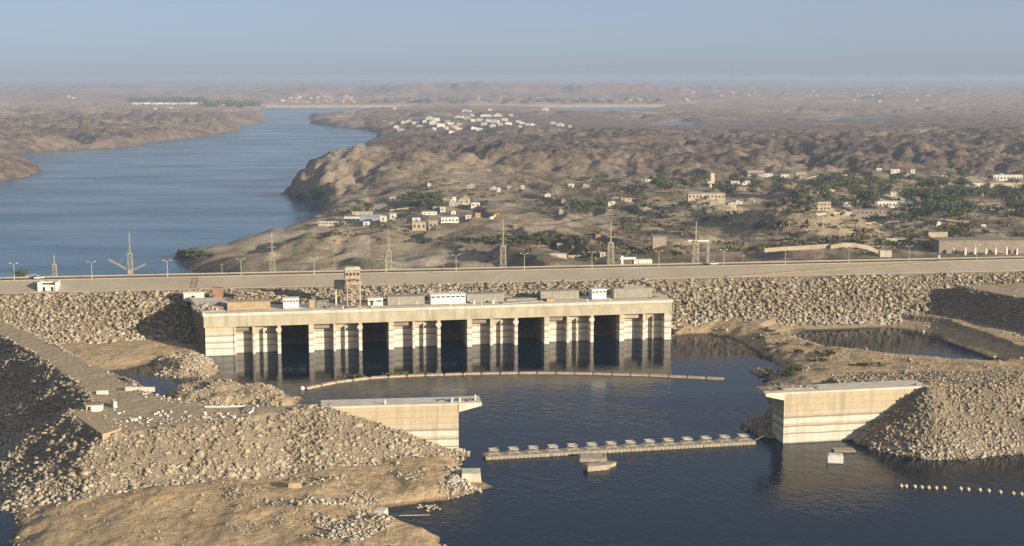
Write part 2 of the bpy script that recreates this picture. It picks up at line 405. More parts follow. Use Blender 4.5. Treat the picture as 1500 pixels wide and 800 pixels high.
def concrete(name, base=(.42, .37, .29), band=False, zmax=16.0):
    m, nt, p = new_mat(name); v = posco(nt)
    mp = nd(nt, 'ShaderNodeMapping'); mp.inputs['Scale'].default_value = (.35, .35, .035); nt.links.new(v, mp.inputs[0])
    streak = noise(nt, mp.outputs[0], 1.6, 5, .65); blot = noise(nt, v, .22, 5, .6); fine = noise(nt, v, 1.7, 4, .6)
    c = ramp(nt, blot, [(.3, tuple(q * .82 for q in base)), (.65, tuple(q * 1.1 for q in base))])
    c = mix(nt, mapr(nt, streak, .48, .74, 0, .75), c, tuple(q * .6 for q in (base[0], base[1] * .96, base[2] * .9)))
    c = mix(nt, mapr(nt, fine, .55, .75, 0, .3), c, tuple(q * .65 for q in base))
    if band:                                        # old water lines left on the concrete
        z = sep(nt, v)[2]
        zz = mth(nt, 'ADD', z, mth(nt, 'MULTIPLY', mth(nt, 'SUBTRACT', blot, .5), .55))
        zn = mapr(nt, zz, 0, zmax)
        d = tuple(q * .40 for q in base); w = (min(1, base[0] * 1.28), min(1, base[1] * 1.30), min(1, base[2] * 1.36)); o = (base[0] * .95, base[1] * .86, base[2] * .70)
        b = ramp(nt, zn, [(0, tuple(q * .55 for q in base)), (.04, w), (.16, w), (.185, d), (.21, w), (.30, w), (.325, d), (.35, o), (.40, w), (.47, w), (.50, d), (.53, o), (.60, base), (.62, o), (1, o)])
        c = mix(nt, .92, c, b)
        blot2 = noise(nt, v, .6, 6, .7); c = mix(nt, mapr(nt, blot2, .5, .72, 0, .45), c, tuple(q * .62 for q in base))
        c = mix(nt, mapr(nt, streak, .48, .76, 0, .6), c, d)
        # formwork lifts
        w2 = nd(nt, 'ShaderNodeTexWave', wave_type='BANDS', bands_direction='Z'); w2.inputs['Scale'].default_value = .16; nt.links.new(v, w2.inputs['Vector'])
        c = mix(nt, mapr(nt, w2.outputs[1], .0, .06, .35, 0), c, d)
    nt.links.new(c, p.inputs['Base Color']); p.inputs['Roughness'].default_value = .88
    bump(nt, p, mth(nt, 'ADD', fine, streak), .35, .08)
    return m
M = {}
M['concrete'] = concrete('concrete', (.43, .37, .27))
M['pier'] = concrete('pier_concrete', (.54, .49, .40), True)
M['wall'] = concrete('wall_concrete', (.47, .42, .33), True)
M['coping'] = concrete('coping_concrete', (.58, .525, .42))
M['beam'] = concrete('beam_concrete', (.42, .37, .265))
M['white'] = simple('white_paint', (.67, .63, .56), .6, .15, .8)
M['white2'] = simple('weathered_white', (.62, .58, .51), .75, .25, .7)
M['cream'] = simple('cream_render', (.55, .46, .32), .8, .2, .4)
M['tan'] = simple('tan_paint', (.36, .27, .16), .75, .22, .7)
M['grey'] = simple('grey_paint', (.27, .25, .20), .7, .22, .6)
M['pinkish'] = simple('pinkish_primer', (.33, .26, .20), .75, .3, .6)
M['rust'] = simple('rusty_red', (.27, .15, .095), .8, .35, 1.0)
M['dark'] = simple('dark_opening', (.035, .032, .03), .5, .3, .6)
M['steel'] = simple('grey_steel', (.34, .32, .27), .55, .2, .5, .3)
M['pylon'] = simple('galvanised_steel', (.42, .38, .28), .5, .25, .4, .3)
M['brown'] = simple('brown_render', (.25, .205, .155), .9, .25, .3)
M['greyblue'] = simple('greyblue_roof', (.27, .29, .31), .7, .2, .3)
M['yellow'] = simple('yellow_paint', (.62, .38, .06), .6, .2, .6)
M['orange'] = simple('orange_paint', (.42, .25, .14), .7, .2, .6)
M['asphalt'] = simple('asphalt', (.075, .068, .06), .9, .25, .3)
M['timber'] = simple('bleached_timber', (.36, .31, .24), .8, .3, 1.2)
M['pontoon'] = simple('weathered_pontoon', (.33, .28, .21), .75, .35, .9)
M['boom'] = simple('boom_orange_tan', (.46, .36, .25), .7, .3, .8)
M['buoy'] = simple('buoy_cream', (.48, .38, .27), .55, .3, 1.0)
M['shade_dark'] = concrete('shade_darkened_concrete', (.20, .175, .13))  # concrete darkened to stand for shade in the bays and on the end wall
M['glass'] = simple('dull_glass', (.06, .07, .075), .25, .2, .5)
M['bark'] = simple('bark', (.10, .075, .05), .9, .3, 1.0)

def ground_material():
    m, nt, p = new_mat('desert_ground'); v = posco(nt)
    def attr(n): return nd(nt, 'ShaderNodeAttribute', attribute_name=n).outputs['Fac']
    n_big = noise(nt, v, .006, 6, .6); n_mid = noise(nt, v, .05, 6, .62); n_fin = noise(nt, v, .45, 6, .65)
    rock = ramp(nt, n_mid, [(.28, (.10, .073, .055)), (.5, (.185, .133, .098)), (.72, (.29, .21, .15))])
    sand = ramp(nt, n_mid, [(.3, (.37, .29, .185)), (.55, (.48, .38, .25)), (.75, (.57, .46, .31))])
    pinkc = ramp(nt, n_big, [(.35, (.30, .195, .14)), (.55, (.50, .31, .215)), (.7, (.60, .40, .29))])
    grey = ramp(nt, n_mid, [(.3, (.33, .29, .225)), (.7, (.47, .415, .325))])
    sfac = mth(nt, 'ADD', attr('sandy'), mth(nt, 'MULTIPLY', mth(nt, 'SUBTRACT', n_mid, .5), 1.2), True)
    gn = nd(nt, 'ShaderNodeNewGeometry').outputs['Normal']; nz = sep(nt, gn)[2]
    flat = mapr(nt, nz, .80, .97)
    sfac = mth(nt, 'MULTIPLY', sfac, mapr(nt, flat, 0, 1, .45, 1), True)
    n_pt = noise(nt, v, .028, 8, .72); rock = mix(nt, mapr(nt, n_pt, .46, .60, 0, .75), rock, (.09, .068, .053)); rock = mix(nt, mapr(nt, n_pt, .44, .34, 0, .6), rock, (.32, .235, .165))
    c = mix(nt, sfac, rock, mix(nt, mapr(nt, n_big, .42, .62, 0, .75), sand, grey))
    near = mapr(nt, sep(nt, v)[1], 600, 640, 1, 0)
    c = mix(nt, mth(nt, 'MULTIPLY', near, .8), c, ramp(nt, n_fin, [(.3, (.19, .155, .11)), (.7, (.30, .25, .18))]))
    n_w = noise(nt, v, .13, 6, .68)
    gold = ramp(nt, n_w, [(.30, (.25, .168, .088)), (.42, (.44, .32, .18)), (.60, (.50, .37, .215)), (.78, (.34, .24, .135))])
    c = mix(nt, mth(nt, 'MULTIPLY', mth(nt, 'MULTIPLY', near, .85), attr('sandy')), c, gold)
    c = mix(nt, mth(nt, 'MULTIPLY', attr('pink'), .75), c, pinkc)
    c = mix(nt, attr('trodden'), c, ramp(nt, n_fin, [(.3, (.32, .255, .17)), (.7, (.43, .345, .235))]))
    c = mix(nt, mapr(nt, n_fin, .50, .72, 0, .5), c, (.12, .092, .066))
    n_gr = noise(nt, v, 2.6, 4, .7); c = mix(nt, mapr(nt, n_gr, .56, .72, 0, .4), c, (.46, .38, .27))
    vf = mth(nt, 'MULTIPLY', attr('veg'), mapr(nt, n_fin, .35, .6), True)
    c = mix(nt, vf, c, ramp(nt, n_fin, [(.3, (.045, .060, .024)), (.7, (.12, .125, .05))]))
    zz = sep(nt, v)[2]; wl = mth(nt, 'ADD', zz, mth(nt, 'MULTIPLY', mth(nt, 'SUBTRACT', n_mid, .5), 1.2))
    wet = mth(nt, 'MULTIPLY', mapr(nt, wl, .15, .75, 1, 0), mapr(nt, zz, -2, -1, 0, 1)); wet = mth(nt, 'MULTIPLY', wet, mapr(nt, sep(nt, v)[1], 690, 700, 1, 0)); c = mix(nt, mth(nt, 'MULTIPLY', wet, .7), c, (.075, .058, .036))
    nt.links.new(c, p.inputs['Base Color']); p.inputs['Roughness'].default_value = .95
    p.inputs['Specular IOR Level'].default_value = .1
    n_r = noise(nt, v, .085, 8, .72); hgt = mth(nt, 'ADD', mth(nt, 'MULTIPLY', n_r, mth(nt, 'ADD', mapr(nt, sep(nt, v)[1], 600, 900, .9, 3.0), mth(nt, 'MULTIPLY', mapr(nt, sep(nt, v)[1], 1600, 2200), 5.0))), n_fin)
    bump(nt, p, hgt, .9, 1.3)
    return m
M['ground'] = ground_material()

def rock_material(name, cols, wet=0.0):
    m, nt, p = new_mat(name); v = posco(nt)
    rnd = nd(nt, 'ShaderNodeNewGeometry').outputs['Random Per Island']
    n = noise(nt, v, 1.3, 5, .65)
    c = ramp(nt, rnd, cols); pt = noise(nt, v, .07, 4, .6)
    c = mix(nt, mapr(nt, pt, .42, .68, 0, .5), c, tuple(q * .62 for q in cols[2][1]))
    c = mix(nt, mapr(nt, n, .35, .7, 0, .4), c, tuple(q * .6 for q in cols[1][1]))
    up = sep(nt, nd(nt, 'ShaderNodeNewGeometry').outputs['Normal'])[2]; c = mix(nt, mapr(nt, up, .35, .95, 0, .4), c, (.33, .285, .215))      # dust on upward faces
    if wet:
        z = sep(nt, v)[2]
        c = mix(nt, mapr(nt, z, wet, 0.6, 0, .45), c, (.52, .46, .37))
    nt.links.new(c, p.inputs['Base Color']); p.inputs['Roughness'].default_value = .92
    bump(nt, p, n, .5, .12)
    return m
M['rock'] = rock_material('riprap_rock', [(0, (.18, .15, .105)), (.3, (.27, .226, .158)), (.6, (.34, .285, .20)), (.85, (.46, .395, .285)), (1, (.31, .235, .145))], 8.0)
M['rubble'] = rock_material('pale_rubble', [(0, (.30, .25, .18)), (.3, (.42, .36, .27)), (.7, (.55, .49, .39)), (1, (.68, .63, .54))])

def water_material(name, body, rough, w1, w2, strength, dist, streak=False):
    m, nt, p = new_mat(name); v = posco(nt)
    p.inputs['Base Color'].default_value = (*body, 1); p.inputs['IOR'].default_value = 1.26 if streak else 1.19
    p.inputs['Specular IOR Level'].default_value = .5
    mp = nd(nt, 'ShaderNodeMapping'); mp.inputs['Scale'].default_value = (1, .8, 1); mp.inputs['Rotation'].default_value = (0, 0, .5); nt.links.new(v, mp.inputs[0])
    a = noise(nt, mp.outputs[0], w1, 3, .55); b = noise(nt, mp.outputs[0], w2, 3, .55)
    b_ = mth(nt, 'ADD', a, mth(nt, 'MULTIPLY', b, 2.2))
    s = bump(nt, p, b_, strength, dist)
    mp2 = nd(nt, 'ShaderNodeMapping'); mp2.inputs['Scale'].default_value = (1, 3.0, 1); mp2.inputs['Rotation'].default_value = (0, 0, -.25); nt.links.new(v, mp2.inputs[0])
    pat = noise(nt, mp2.outputs[0], .004 if streak else .012, 5, .62)
    if streak:
        nt.links.new(mapr(nt, pat, .38, .66, rough * .55, rough * 1.5), p.inputs['Roughness'])
        nt.links.new(mapr(nt, pat, .36, .68, strength * 1.12, strength * .72), s.inputs['Strength'])
    else:
        calm = mapr(nt, sep(nt, v)[1], 455, 520, 1, .28)      # sheltered water close to the intake
        nt.links.new(mth(nt, 'MULTIPLY', mapr(nt, pat, .40, .66, rough * .5, rough * 1.5), calm), p.inputs['Roughness'])
        nt.links.new(mth(nt, 'MULTIPLY', mapr(nt, pat, .36, .62, strength * .35, strength * 1.5), calm), s.inputs['Strength'])
    return m
M['lake'] = water_material('reservoir_water', (.002, .010, .022), .10, 1.0, .30, .24, .32)
M['river'] = water_material('river_water', (.014, .088, .150), .20, .35, .09, .30, .9, True)

def leaf_material(name, lo, hi):
    m, nt, p = new_mat(name)
    rnd = nd(nt, 'ShaderNodeNewGeometry').outputs['Random Per Island']
    orn = nd(nt, 'ShaderNodeObjectInfo').outputs['Random']
    c = ramp(nt, rnd, [(0, lo), (1, hi)])
    c = mix(nt, mapr(nt, orn, 0, 1, 0, .5), c, (hi[0] * 1.05, hi[1] * .85, hi[2] * .8))
    nt.links.new(c, p.inputs['Base Color']); p.inputs['Roughness'].default_value = .7
    return m
M['leaf'] = leaf_material('leaves', (.036, .056, .024), (.115, .14, .058))
M['leaf_dry'] = leaf_material('dry_leaves', (.055, .060, .025), (.12, .115, .05))
M['leaf_grass'] = leaf_material('grass_green', (.07, .10, .025), (.15, .17, .05))

# ------------------------------------------------------------ ground sheet
def make_ground():
    ys = np.concatenate([np.arange(240, 330, 2.2), np.arange(330, 690, 1.15), 690 * np.exp(np.linspace(0, math.log(2000 / 690), 300))[1:],
                         2000 * np.exp(np.linspace(0, math.log(9000 / 2000), 330))[1:], 9000 * np.exp(np.linspace(0, math.log(60000 / 9000), 130))[1:]])
    nx = 880; us = np.linspace(-.66, .66, nx)
    U, Yg = np.meshgrid(us, ys); Xg = U * Yg
    X = Xg.ravel(); Y = Yg.ravel()
    z, veg, sandy, pink, slopef = ground_height(X, Y)
    # dirt top of the embankments and the tracks on the plain
    trod = np.zeros_like(X)
    m = dam_s(X, Y) < 25
    d = np.maximum(sdf(L_TOP, X[m], Y[m]), sdf(R_TOP, X[m], Y[m])); trod[m] = sstep(-1, .5, d + .9 * fbm(X[m], Y[m], 14, 4, .55, 1.0))
    for pts, w in TRACKS:
        q = (Y > 700) & (Y < 1500)
        dd = poly_line_dist(pts, X[q], Y[q]); trod[q] = np.maximum(trod[q], sstep(w * 1.5, w * .6, dd))
    ny = len(ys)
    idx = np.arange(ny * nx).reshape(ny, nx)
    F = np.stack([idx[:-1, :-1], idx[:-1, 1:], idx[1:, 1:], idx[1:, :-1]], -1).reshape(-1, 4)
    me = mesh_np('ground', np.stack([X, Y, z], 1), F, M['ground'], True)
    for n, a in (('veg', veg), ('sandy', sandy), ('pink', pink), ('trodden', trod)):
        at_ = me.attributes.new(n, 'FLOAT', 'POINT'); at_.data.foreach_set('value', a.astype(np.float32))
    o = link('ground', me); tag(o, 'desert ground with sandy shelves, rocky hills and far dunes', None, None, 'structure')
    return ys, us, z.reshape(ny, nx)
TRACKS = [([at2(p, q, -24) for p, q in pts], w) for pts, w in [
    ([(560, 356), (600, 345), (680, 330), (760, 324), (860, 330), (960, 338), (1060, 350)], 9),
    ([(700, 342), (790, 335), (880, 345), (960, 350)], 12), ([(520, 318), (600, 312), (720, 300), (850, 305), (1000, 315)], 5),
    
    ([(1180, 318), (1300, 312), (1500, 318)], 8), ([(1100, 342), (1300, 338), (1520, 334)], 6), ([(1000, 318), (1090, 312), (1180, 325)], 6)]]
GY, GU, GZ = make_ground()
def gz(x, y):
    """ground height by bilinear lookup"""
    u = x / y; i = min(max(np.searchsorted(GY, y) - 1, 0), len(GY) - 2); fu = (u - GU[0]) / (GU[1] - GU[0]); j = int(min(max(fu, 0), len(GU) - 2))
    a = (y - GY[i]) / (GY[i + 1] - GY[i]); b = fu - j
    return float((GZ[i, j] * (1 - b) + GZ[i, j + 1] * b) * (1 - a) + (GZ[i + 1, j] * (1 - b) + GZ[i + 1, j + 1] * b) * a)
def gz_arr(x, y):
    u = x / y; i = np.clip(np.searchsorted(GY, y) - 1, 0, len(GY) - 2); fu = np.clip((u - GU[0]) / (GU[1] - GU[0]), 0, len(GU) - 2); j = fu.astype(int)
    a = (y - GY[i]) / (GY[i + 1] - GY[i]); b = fu - j
    return (GZ[i, j] * (1 - b) + GZ[i, j + 1] * b) * (1 - a) + (GZ[i + 1, j] * (1 - b) + GZ[i + 1, j + 1] * b) * a
def hit(px, py, y0=720.0, y1=16000.0):
    """first point where the pixel ray meets the ground beyond the dam"""
    d = ray(px, py); Y = np.exp(np.linspace(math.log(y0), math.log(y1), 1500)); t = Y / d[1]
    zz = CAM_H + d[2] * t; g = np.maximum(gz_arr(d[0] * t, Y), RIVER)
    k = np.nonzero(zz <= g)[0]
    i = k[0] if len(k) else len(Y) - 1
    return float(d[0] * t[i]), float(Y[i]), float(g[i])

# ------------------------------------------------------------ water, haze
def sheet(name, poly, z, mat, label):
    me = mesh_from(name, [(x, y, z) for x, y in poly], [tuple(range(len(poly)))], mat)
    return tag(link(name, me), label, None, None, 'structure')
sheet('reservoir_water', [(-480, 150), (480, 150), (700, D0 + DK * 700 - 20), (-700, D0 - DK * 700 - 20)], 0.0, M['lake'], 'dark blue still water in the intake forebay')
sheet('river_water', [(-700, 690), (900, 800), (7000, 9600), (-7000, 9600)], RIVER, M['river'], 'broad blue river below the dam with wind streaks')
def make_haze():
    m = bpy.data.materials.new('haze'); m.use_nodes = True; nt = m.node_tree
    nt.nodes.remove(nt.nodes['Principled BSDF']); v = nt.nodes.new('ShaderNodeVolumePrincipled')
    v.inputs['Color'].default_value = (.45, .55, .71, 1); v.inputs['Density'].default_value = HAZE_DENSITY; v.inputs['Anisotropy'].default_value = 0.0
    nt.links.new(v.outputs[0], nt.nodes['Material Output'].inputs['Volume'])
    b = MB(); b.box(-45000, 45000, -300, 62000, -75, 122)
    tag(b.build('haze', m), 'pale blue haze in the air over the valley', None, None, 'stuff')
make_haze()

# ------------------------------------------------------------ embankment dam
def dam_pt(x, s, z):
    """x along the dam (world X of the crest point), s across it (downstream positive)"""
    ex, ey = 1 / DN, DK / DN
    return (x - s * ey, D0 + DK * x + s * ex, z)
X0, X1 = -640.0, 640.0
def strip(profile, xs, jit=0.0):
    mb = MB(); n = len(profile); vs = []
    for x in xs: vs += [dam_pt(x, s, z) for s, z in profile]
    fs = [(i * n + j, (i + 1) * n + j, (i + 1) * n + j + 1, i * n + j + 1) for i in range(len(xs) - 1) for j in range(n - 1)]
    mb.add(vs, fs); return mb
def dam_material():
    m, nt, p = new_mat('dam_lining'); v = posco(nt)
    n = noise(nt, v, .06, 6, .6); f = noise(nt, v, 1.2, 4, .65)
    c = ramp(nt, n, [(.3, (.31, .265, .195)), (.7, (.39, .335, .25))])
    c = mix(nt, mapr(nt, f, .4, .75, 0, .4), c, (.20, .165, .12))
    nt.links.new(c, p.inputs['Base Color']); p.inputs['Roughness'].default_value = .9; bump(nt, p, f, .4, .1); return m
M['lining'] = dam_material()
M['fill'] = simple('earth_fill', (.24, .19, .13), .95, .3, .4, bmp=.6)
dam = thing('embankment_dam', 'long rockfill dam with a pale sloping lining and a road along its crest', 'dam', (0, D0, 0))
def dchild(mb, name, mat, parent=None):
    o = mb.build(name, mat, parent or dam)
    if (parent or dam) is dam: o.matrix_parent_inverse = Matrix.Translation((0, -D0, 0))
    return o
XS = list(np.linspace(X0, X1, 65))
dchild(strip([(-80, -14), (-49, .8), (-16.5, 18.0)], XS), 'rock_slope', M['fill'])
dchild(strip([(-16.5, 18.0), (-14, 18.6)], XS), 'berm', M['ground'] if False else M['fill'])
dchild(strip([(-14, 18.6), (-.6, 22.0)], XS), 'sloping_lining', M['lining'])
kb = strip([(-14.2, 18.5), (-14.2, 18.85), (-13.7, 18.85), (-13.7, 18.65)], XS); dchild(kb, 'lower_kerb', M['lining'])
dchild(strip([(-.6, 22.0), (-.6, 22.3), (0.1, 22.3), (.1, 22.2)], XS), 'near_kerb', M['lining'])
dchild(strip([(.1, 22.2), (1.2, 22.2)], XS), 'footway', M['lining'])
dchild(strip([(1.2, 22.2), (1.2, 22.02), (5.2, 22.02), (5.2, 22.2)], XS), 'crest_road', M['asphalt'])
dchild(strip([(5.2, 22.2), (6.8, 22.22)], XS), 'far_footway', M['lining'])
pw = strip([(6.8, 22.22), (6.8, 22.7), (7.2, 22.7), (7.2, 21.5)], XS); dchild(pw, 'far_parapet', M['lining'])
dchild(strip([(7.2, 21.8), (66, -14)], XS), 'downstream_slope', M['fill'])
# low concrete kerb running diagonally down the lining at the right
def lining_z(s): return 18.6 + (s + 14) / 13.4 * 3.4
kmb = MB(); pts = [(204, -1.0), (170, -5), (130, -9.5), (96, -13.5)]
for (xa, sa), (xb, sb) in zip(pts[:-1], pts[1:]):
    a0, a1 = dam_pt(xa, sa, lining_z(sa)), dam_pt(xb, sb, lining_z(sb)); b0, b1 = dam_pt(xa, sa - .8, lining_z(sa - .8)), dam_pt(xb, sb - .8, lining_z(sb - .8))
    up = .55
    kmb.add([a0, a1, b1, b0] + [(q[0], q[1], q[2] + up) for q in (a0, a1, b1, b0)], [(4, 5, 6, 7), (0, 1, 5, 4), (2, 3, 7, 6), (1, 2, 6, 5), (3, 0, 4, 7)])
dchild(kmb, 'diagonal_kerb', M['fill'])
for px in (52.5, ):
    pass
# pale stair strips up the lining
for px in (275, 281):
    q = on_line(px, 415, dam_pt(-300, -9, 0)[:2], dam_pt(300, -9, 0)[:2])
    xx = q[0]; mb = MB()
    a, b, c, d = dam_pt(xx, -13.5, lining_z(-13.5) + .12), dam_pt(xx + 1.0, -13.5, lining_z(-13.5) + .12), dam_pt(xx + 1.0, -1, lining_z(-1) + .12), dam_pt(xx, -1, lining_z(-1) + .12)
    mb.add([a, b, c, d] + [(k[0], k[1], k[2] - .3) for k in (a, b, c, d)], [(0, 1, 2, 3), (4, 5, 1, 0), (5, 6, 2, 1), (7, 4, 0, 3), (6, 7, 3, 2)])
    dchild(mb, 'stair_strip', M['fill'])

# ------------------------------------------------------------ riprap and loose stones
def rock_shapes(n, npts, seed, flat=.8):
    import bmesh
    r = np.random.default_rng(seed); out = []
    for k in range(n):
        p = r.normal(size=(npts, 3)); p /= np.linalg.norm(p, axis=1)[:, None]; p *= r.uniform(.7, 1.0, (npts, 1)); p *= np.array([1.15, .95, flat])
        bm = bmesh.new()
        for q in p: bm.verts.new(q)
        res = bmesh.ops.convex_hull(bm, input=bm.verts)
        bmesh.ops.delete(bm, geom=[e for e in res['geom_interior'] if isinstance(e, bmesh.types.BMVert)], context='VERTS')
        bmesh.ops.triangulate(bm, faces=bm.faces); bm.verts.index_update()
        out.append((np.array([v.co[:] for v in bm.verts]), np.array([[v.index for v in f.verts] for f in bm.faces]))); bm.free()
    return out
SHAPES = rock_shapes(14, 9, 11, .75) + rock_shapes(14, 12, 12, .6)
def rock_field(name, label, P, size, mat, sink=.25):
    """one mesh of many separate stones at points P (n,3)"""
    n = len(P); which = RNG.integers(0, len(SHAPES), n); V = []; F = []; off = 0
    for k, (sv, sf) in enumerate(SHAPES):
        m = which == k; c = int(m.sum())
        if not c: continue
        ang = RNG.uniform(0, 2 * np.pi, c); tl = RNG.normal(0, .5, c); ca, sa = np.cos(ang), np.sin(ang); ct, st = np.cos(tl), np.sin(tl)
        x, y, z = sv[:, 0], sv[:, 1], sv[:, 2]
        x2 = x[None] * ct[:, None] + z[None] * st[:, None]; z2 = -x[None] * st[:, None] + z[None] * ct[:, None]; y2 = np.broadcast_to(y[None], x2.shape)
        x3 = x2 * ca[:, None] - y2 * sa[:, None]; y3 = x2 * sa[:, None] + y2 * ca[:, None]
        s = size[m][:, None]; q = P[m]
        v = np.stack([x3 * s + q[:, 0:1], y3 * s + q[:, 1:2], z2 * s + q[:, 2:3] + s * sink], -1).reshape(-1, 3)
        f = (sf[None] + (np.arange(c) * len(sv))[:, None, None]).reshape(-1, 3) + off
        V.append(v); F.append(f); off += len(v)
    return tag(link(name, mesh_np(name, np.concatenate(V), np.concatenate(F), mat)), label, None, None, 'stuff')
def slope_points(n, xa, xb, s0, s1):
    x = RNG.uniform(xa, xb, n); s = RNG.uniform(s0, s1, n)
    z = 1.2 + (s + 49) / 32.5 * 17.0
    P = np.stack([x - s * DK / DN, D0 + DK * x + s / DN, z], 1)
    return P, s
P, s_ = slope_points(46000, -330, 330, -48.5, -16.6)
dev = .5 * fbm(P[:, 0], P[:, 1], 25, 3, .5, 71.0); P[:, 2] += dev * 1.0
keep = ~((P[:, 0] > -120) & (P[:, 0] < 66) & (s_ < -30)); keep &= ~((P[:, 0] > 204) & (P[:, 0] < 250) & (s_ < -27))
P = P[keep]; sz = np.clip(RNG.lognormal(-.66, .54, len(P)), .2, 1.8); sz = np.where(RNG.random(len(P)) < .012, RNG.uniform(1.3, 2.1, len(P)), sz)
rock_field('riprap', 'broken grey-brown rock riprap covering the face of the dam', P, sz, M['rock'], .1)
def emb_points(n, bx):
    X = RNG.uniform(bx[0], bx[1], n); Y = RNG.uniform(bx[2], bx[3], n)
    h, dl, dr, tl, tr = hres(X, Y)
    e = np.maximum(tl, tr); top = np.maximum(dl, dr)
    ok = (h < e + 1.2) & (top < .2) & (h > -1.5) & (h < 15.9)
    return X[ok], Y[ok], h[ok], top[ok]
X, Y, h, t = emb_points(190000, (-290, -8, 340, 560))
k = ~((Y > 445) & (X > -150)) ; X, Y, h = X[k], Y[k], h[k]
cl_ = fbm(X, Y, 9, 3, .6, 101.0); k = (cl_ < .12) | (RNG.random(len(X)) < .45); X, Y, h = X[k], Y[k], h[k]
sz = np.clip(RNG.lognormal(-.92, .60, len(X)), .13, 1.3); big = RNG.random(len(X)) < .012; sz = np.where(big, RNG.uniform(1.1, 1.9, len(X)), sz)
rock_field('embankment_riprap', 'tan broken rock on the slopes of the left embankment', np.stack([X, Y, h], 1), sz, M['rock'], .1)
X, Y, h, t = emb_points(110000, (58, 290, 385, 462)); k = (Y < 433) | (X < 104); X, Y, h = X[k], Y[k], h[k]
cl_ = fbm(X, Y, 9, 3, .6, 102.0); k = (cl_ < .05) | (RNG.random(len(X)) < .35); X, Y, h = X[k], Y[k], h[k]
sz = np.clip(RNG.lognormal(-1.2, .60, len(X)), .10, 1.0); big = RNG.random(len(X)) < .01; sz = np.where(big, RNG.uniform(.8, 1.4, len(X)), sz)
rock_field('embankment_riprap', 'tan broken rock on the slope beside the right wing wall', np.stack([X, Y, h], 1), sz, M['rock'], .1)
X, Y, h, t = emb_points(60000, (160, 300, 470, 648)); k = X + (Y - 470) * .1 > 172; X, Y, h = X[k], Y[k], h[k]
rock_field('embankment_riprap', 'dark rock on the shaded slope beyond the pond', np.stack([X, Y, h], 1), np.clip(RNG.lognormal(-1.0, .55, len(X)), .13, 1.2), M['rock'], .1)
# loose stones on shelves, islets and embankment tops
def shelf_points(n, poly, dmin, dmax, cl=0.0, pxmin=-9999):
    A = np.array(poly); X = RNG.uniform(A[:, 0].min(), A[:, 0].max(), n); Y = RNG.uniform(max(A[:, 1].min(), 305), A[:, 1].max(), n)
    d = sdf(poly, X, Y); h, dl, dr, tl, tr = hres(X, Y)
    c = fbm(X, Y, 16, 3, .6, 81.0)
    ok = (d > dmin) & (d < dmax) & (np.maximum(dl, dr) < 0) & (np.maximum(tl, tr) < h + .2) & (h > -.4) & (c > cl) & (X / Y * 2017 + 750 > pxmin)
    return np.stack([X[ok], Y[ok], h[ok]], 1)
Q = np.concatenate([shelf_points(16000, L_SHELF, -1, 60, .30, 380), shelf_points(500, L_SHELF, -1, 60, .2), shelf_points(1500, L_SHELF, -1.5, 2.5), shelf_points(2600, ISLET_A, -.5, 20, -.1), shelf_points(2600, ISLET_B, -.5, 20, -.05),
                    shelf_points(2400, L_TOE, -.5, 6, -.1), shelf_points(9000, R_SHORE, -.6, 60, .12)])
sz = np.clip(RNG.lognormal(-1.0, .5, len(Q)), .12, 1.1)
rock_field('loose_stones', 'small loose stones strewn over the sandy shelves by the water', Q, sz, M['rock'])
q = [at2(p, y) for p, y in [(655, 702), (690, 700), (722, 712), (700, 720), (660, 716)]]
Q = shelf_points(1500, q, -1, 5); rock_field('shore_boulders', 'pale boulders piled at the tip of the left shore below the wing wall', Q, np.clip(RNG.lognormal(-.35, .35, len(Q)), .3, 1.1), M['rubble'])
Q2 = np.concatenate([shelf_points(420, [at2(p, y) for p, y in [(500, 790), (540, 764), (575, 772), (560, 786), (520, 812), (480, 806)]], -1, 9, -.15), shelf_points(200, [at2(p, y) for p, y in [(410, 752), (470, 750), (500, 757), (480, 762), (420, 760)]], -1, 9, -.3)])
rock_field('shore_boulders', 'whitish boulders on the mound at the bottom edge of the left shore', Q2, np.clip(RNG.lognormal(-.9, .5, len(Q2)), .15, .9), M['rubble'])
X = RNG.uniform(-16.5 - 1, -9, 14); q = at2(628, 743); Q = np.array([(q[0] + RNG.normal(0, 1.6), q[1] + RNG.normal(0, .8), -.1) for _ in range(34)])
rock_field('rock_outcrop', 'small dark rock outcrop in the water off the left shore', Q, np.clip(RNG.lognormal(-.7, .35, 34), .25, .8), M['rock'])
def top_points(n, poly_px, z=TOPZ):
    poly = [at2(p, y, z) for p, y in poly_px]; A = np.array(poly)
    X = RNG.uniform(A[:, 0].min(), A[:, 0].max(), n); Y = RNG.uniform(A[:, 1].min(), A[:, 1].max(), n); k = sdf(poly, X, Y) > 0
    X, Y = X[k], Y[k]; return np.stack([X, Y, hres(X, Y)[0]], 1)
Q = np.concatenate([top_points(1300, [(180, 556), (230, 575), (280, 590), (480, 592), (470, 597), (280, 596), (200, 580)]), top_points(900, [(110, 600), (150, 632), (300, 616), (370, 606), (340, 602), (250, 612), (160, 610)]),
                    top_points(500, [(60, 498), (110, 521), (170, 551), (200, 566), (190, 568), (100, 522)])])
rock_field('loose_stones', 'scattered pale stones on the flat top of the left embankment', Q, np.clip(RNG.lognormal(-1.1, .5, len(Q)), .12, .8), M['rubble'])
Q = top_points(3000, [(1130, 556), (1200, 548), (1330, 545), (1500, 545), (1500, 566), (1330, 560), (1200, 560)])
rock_field('loose_stones', 'dusty stones scattered on top of the right embankment', Q, np.clip(RNG.lognormal(-1.1, .5, len(Q)), .12, .8), M['rock'])

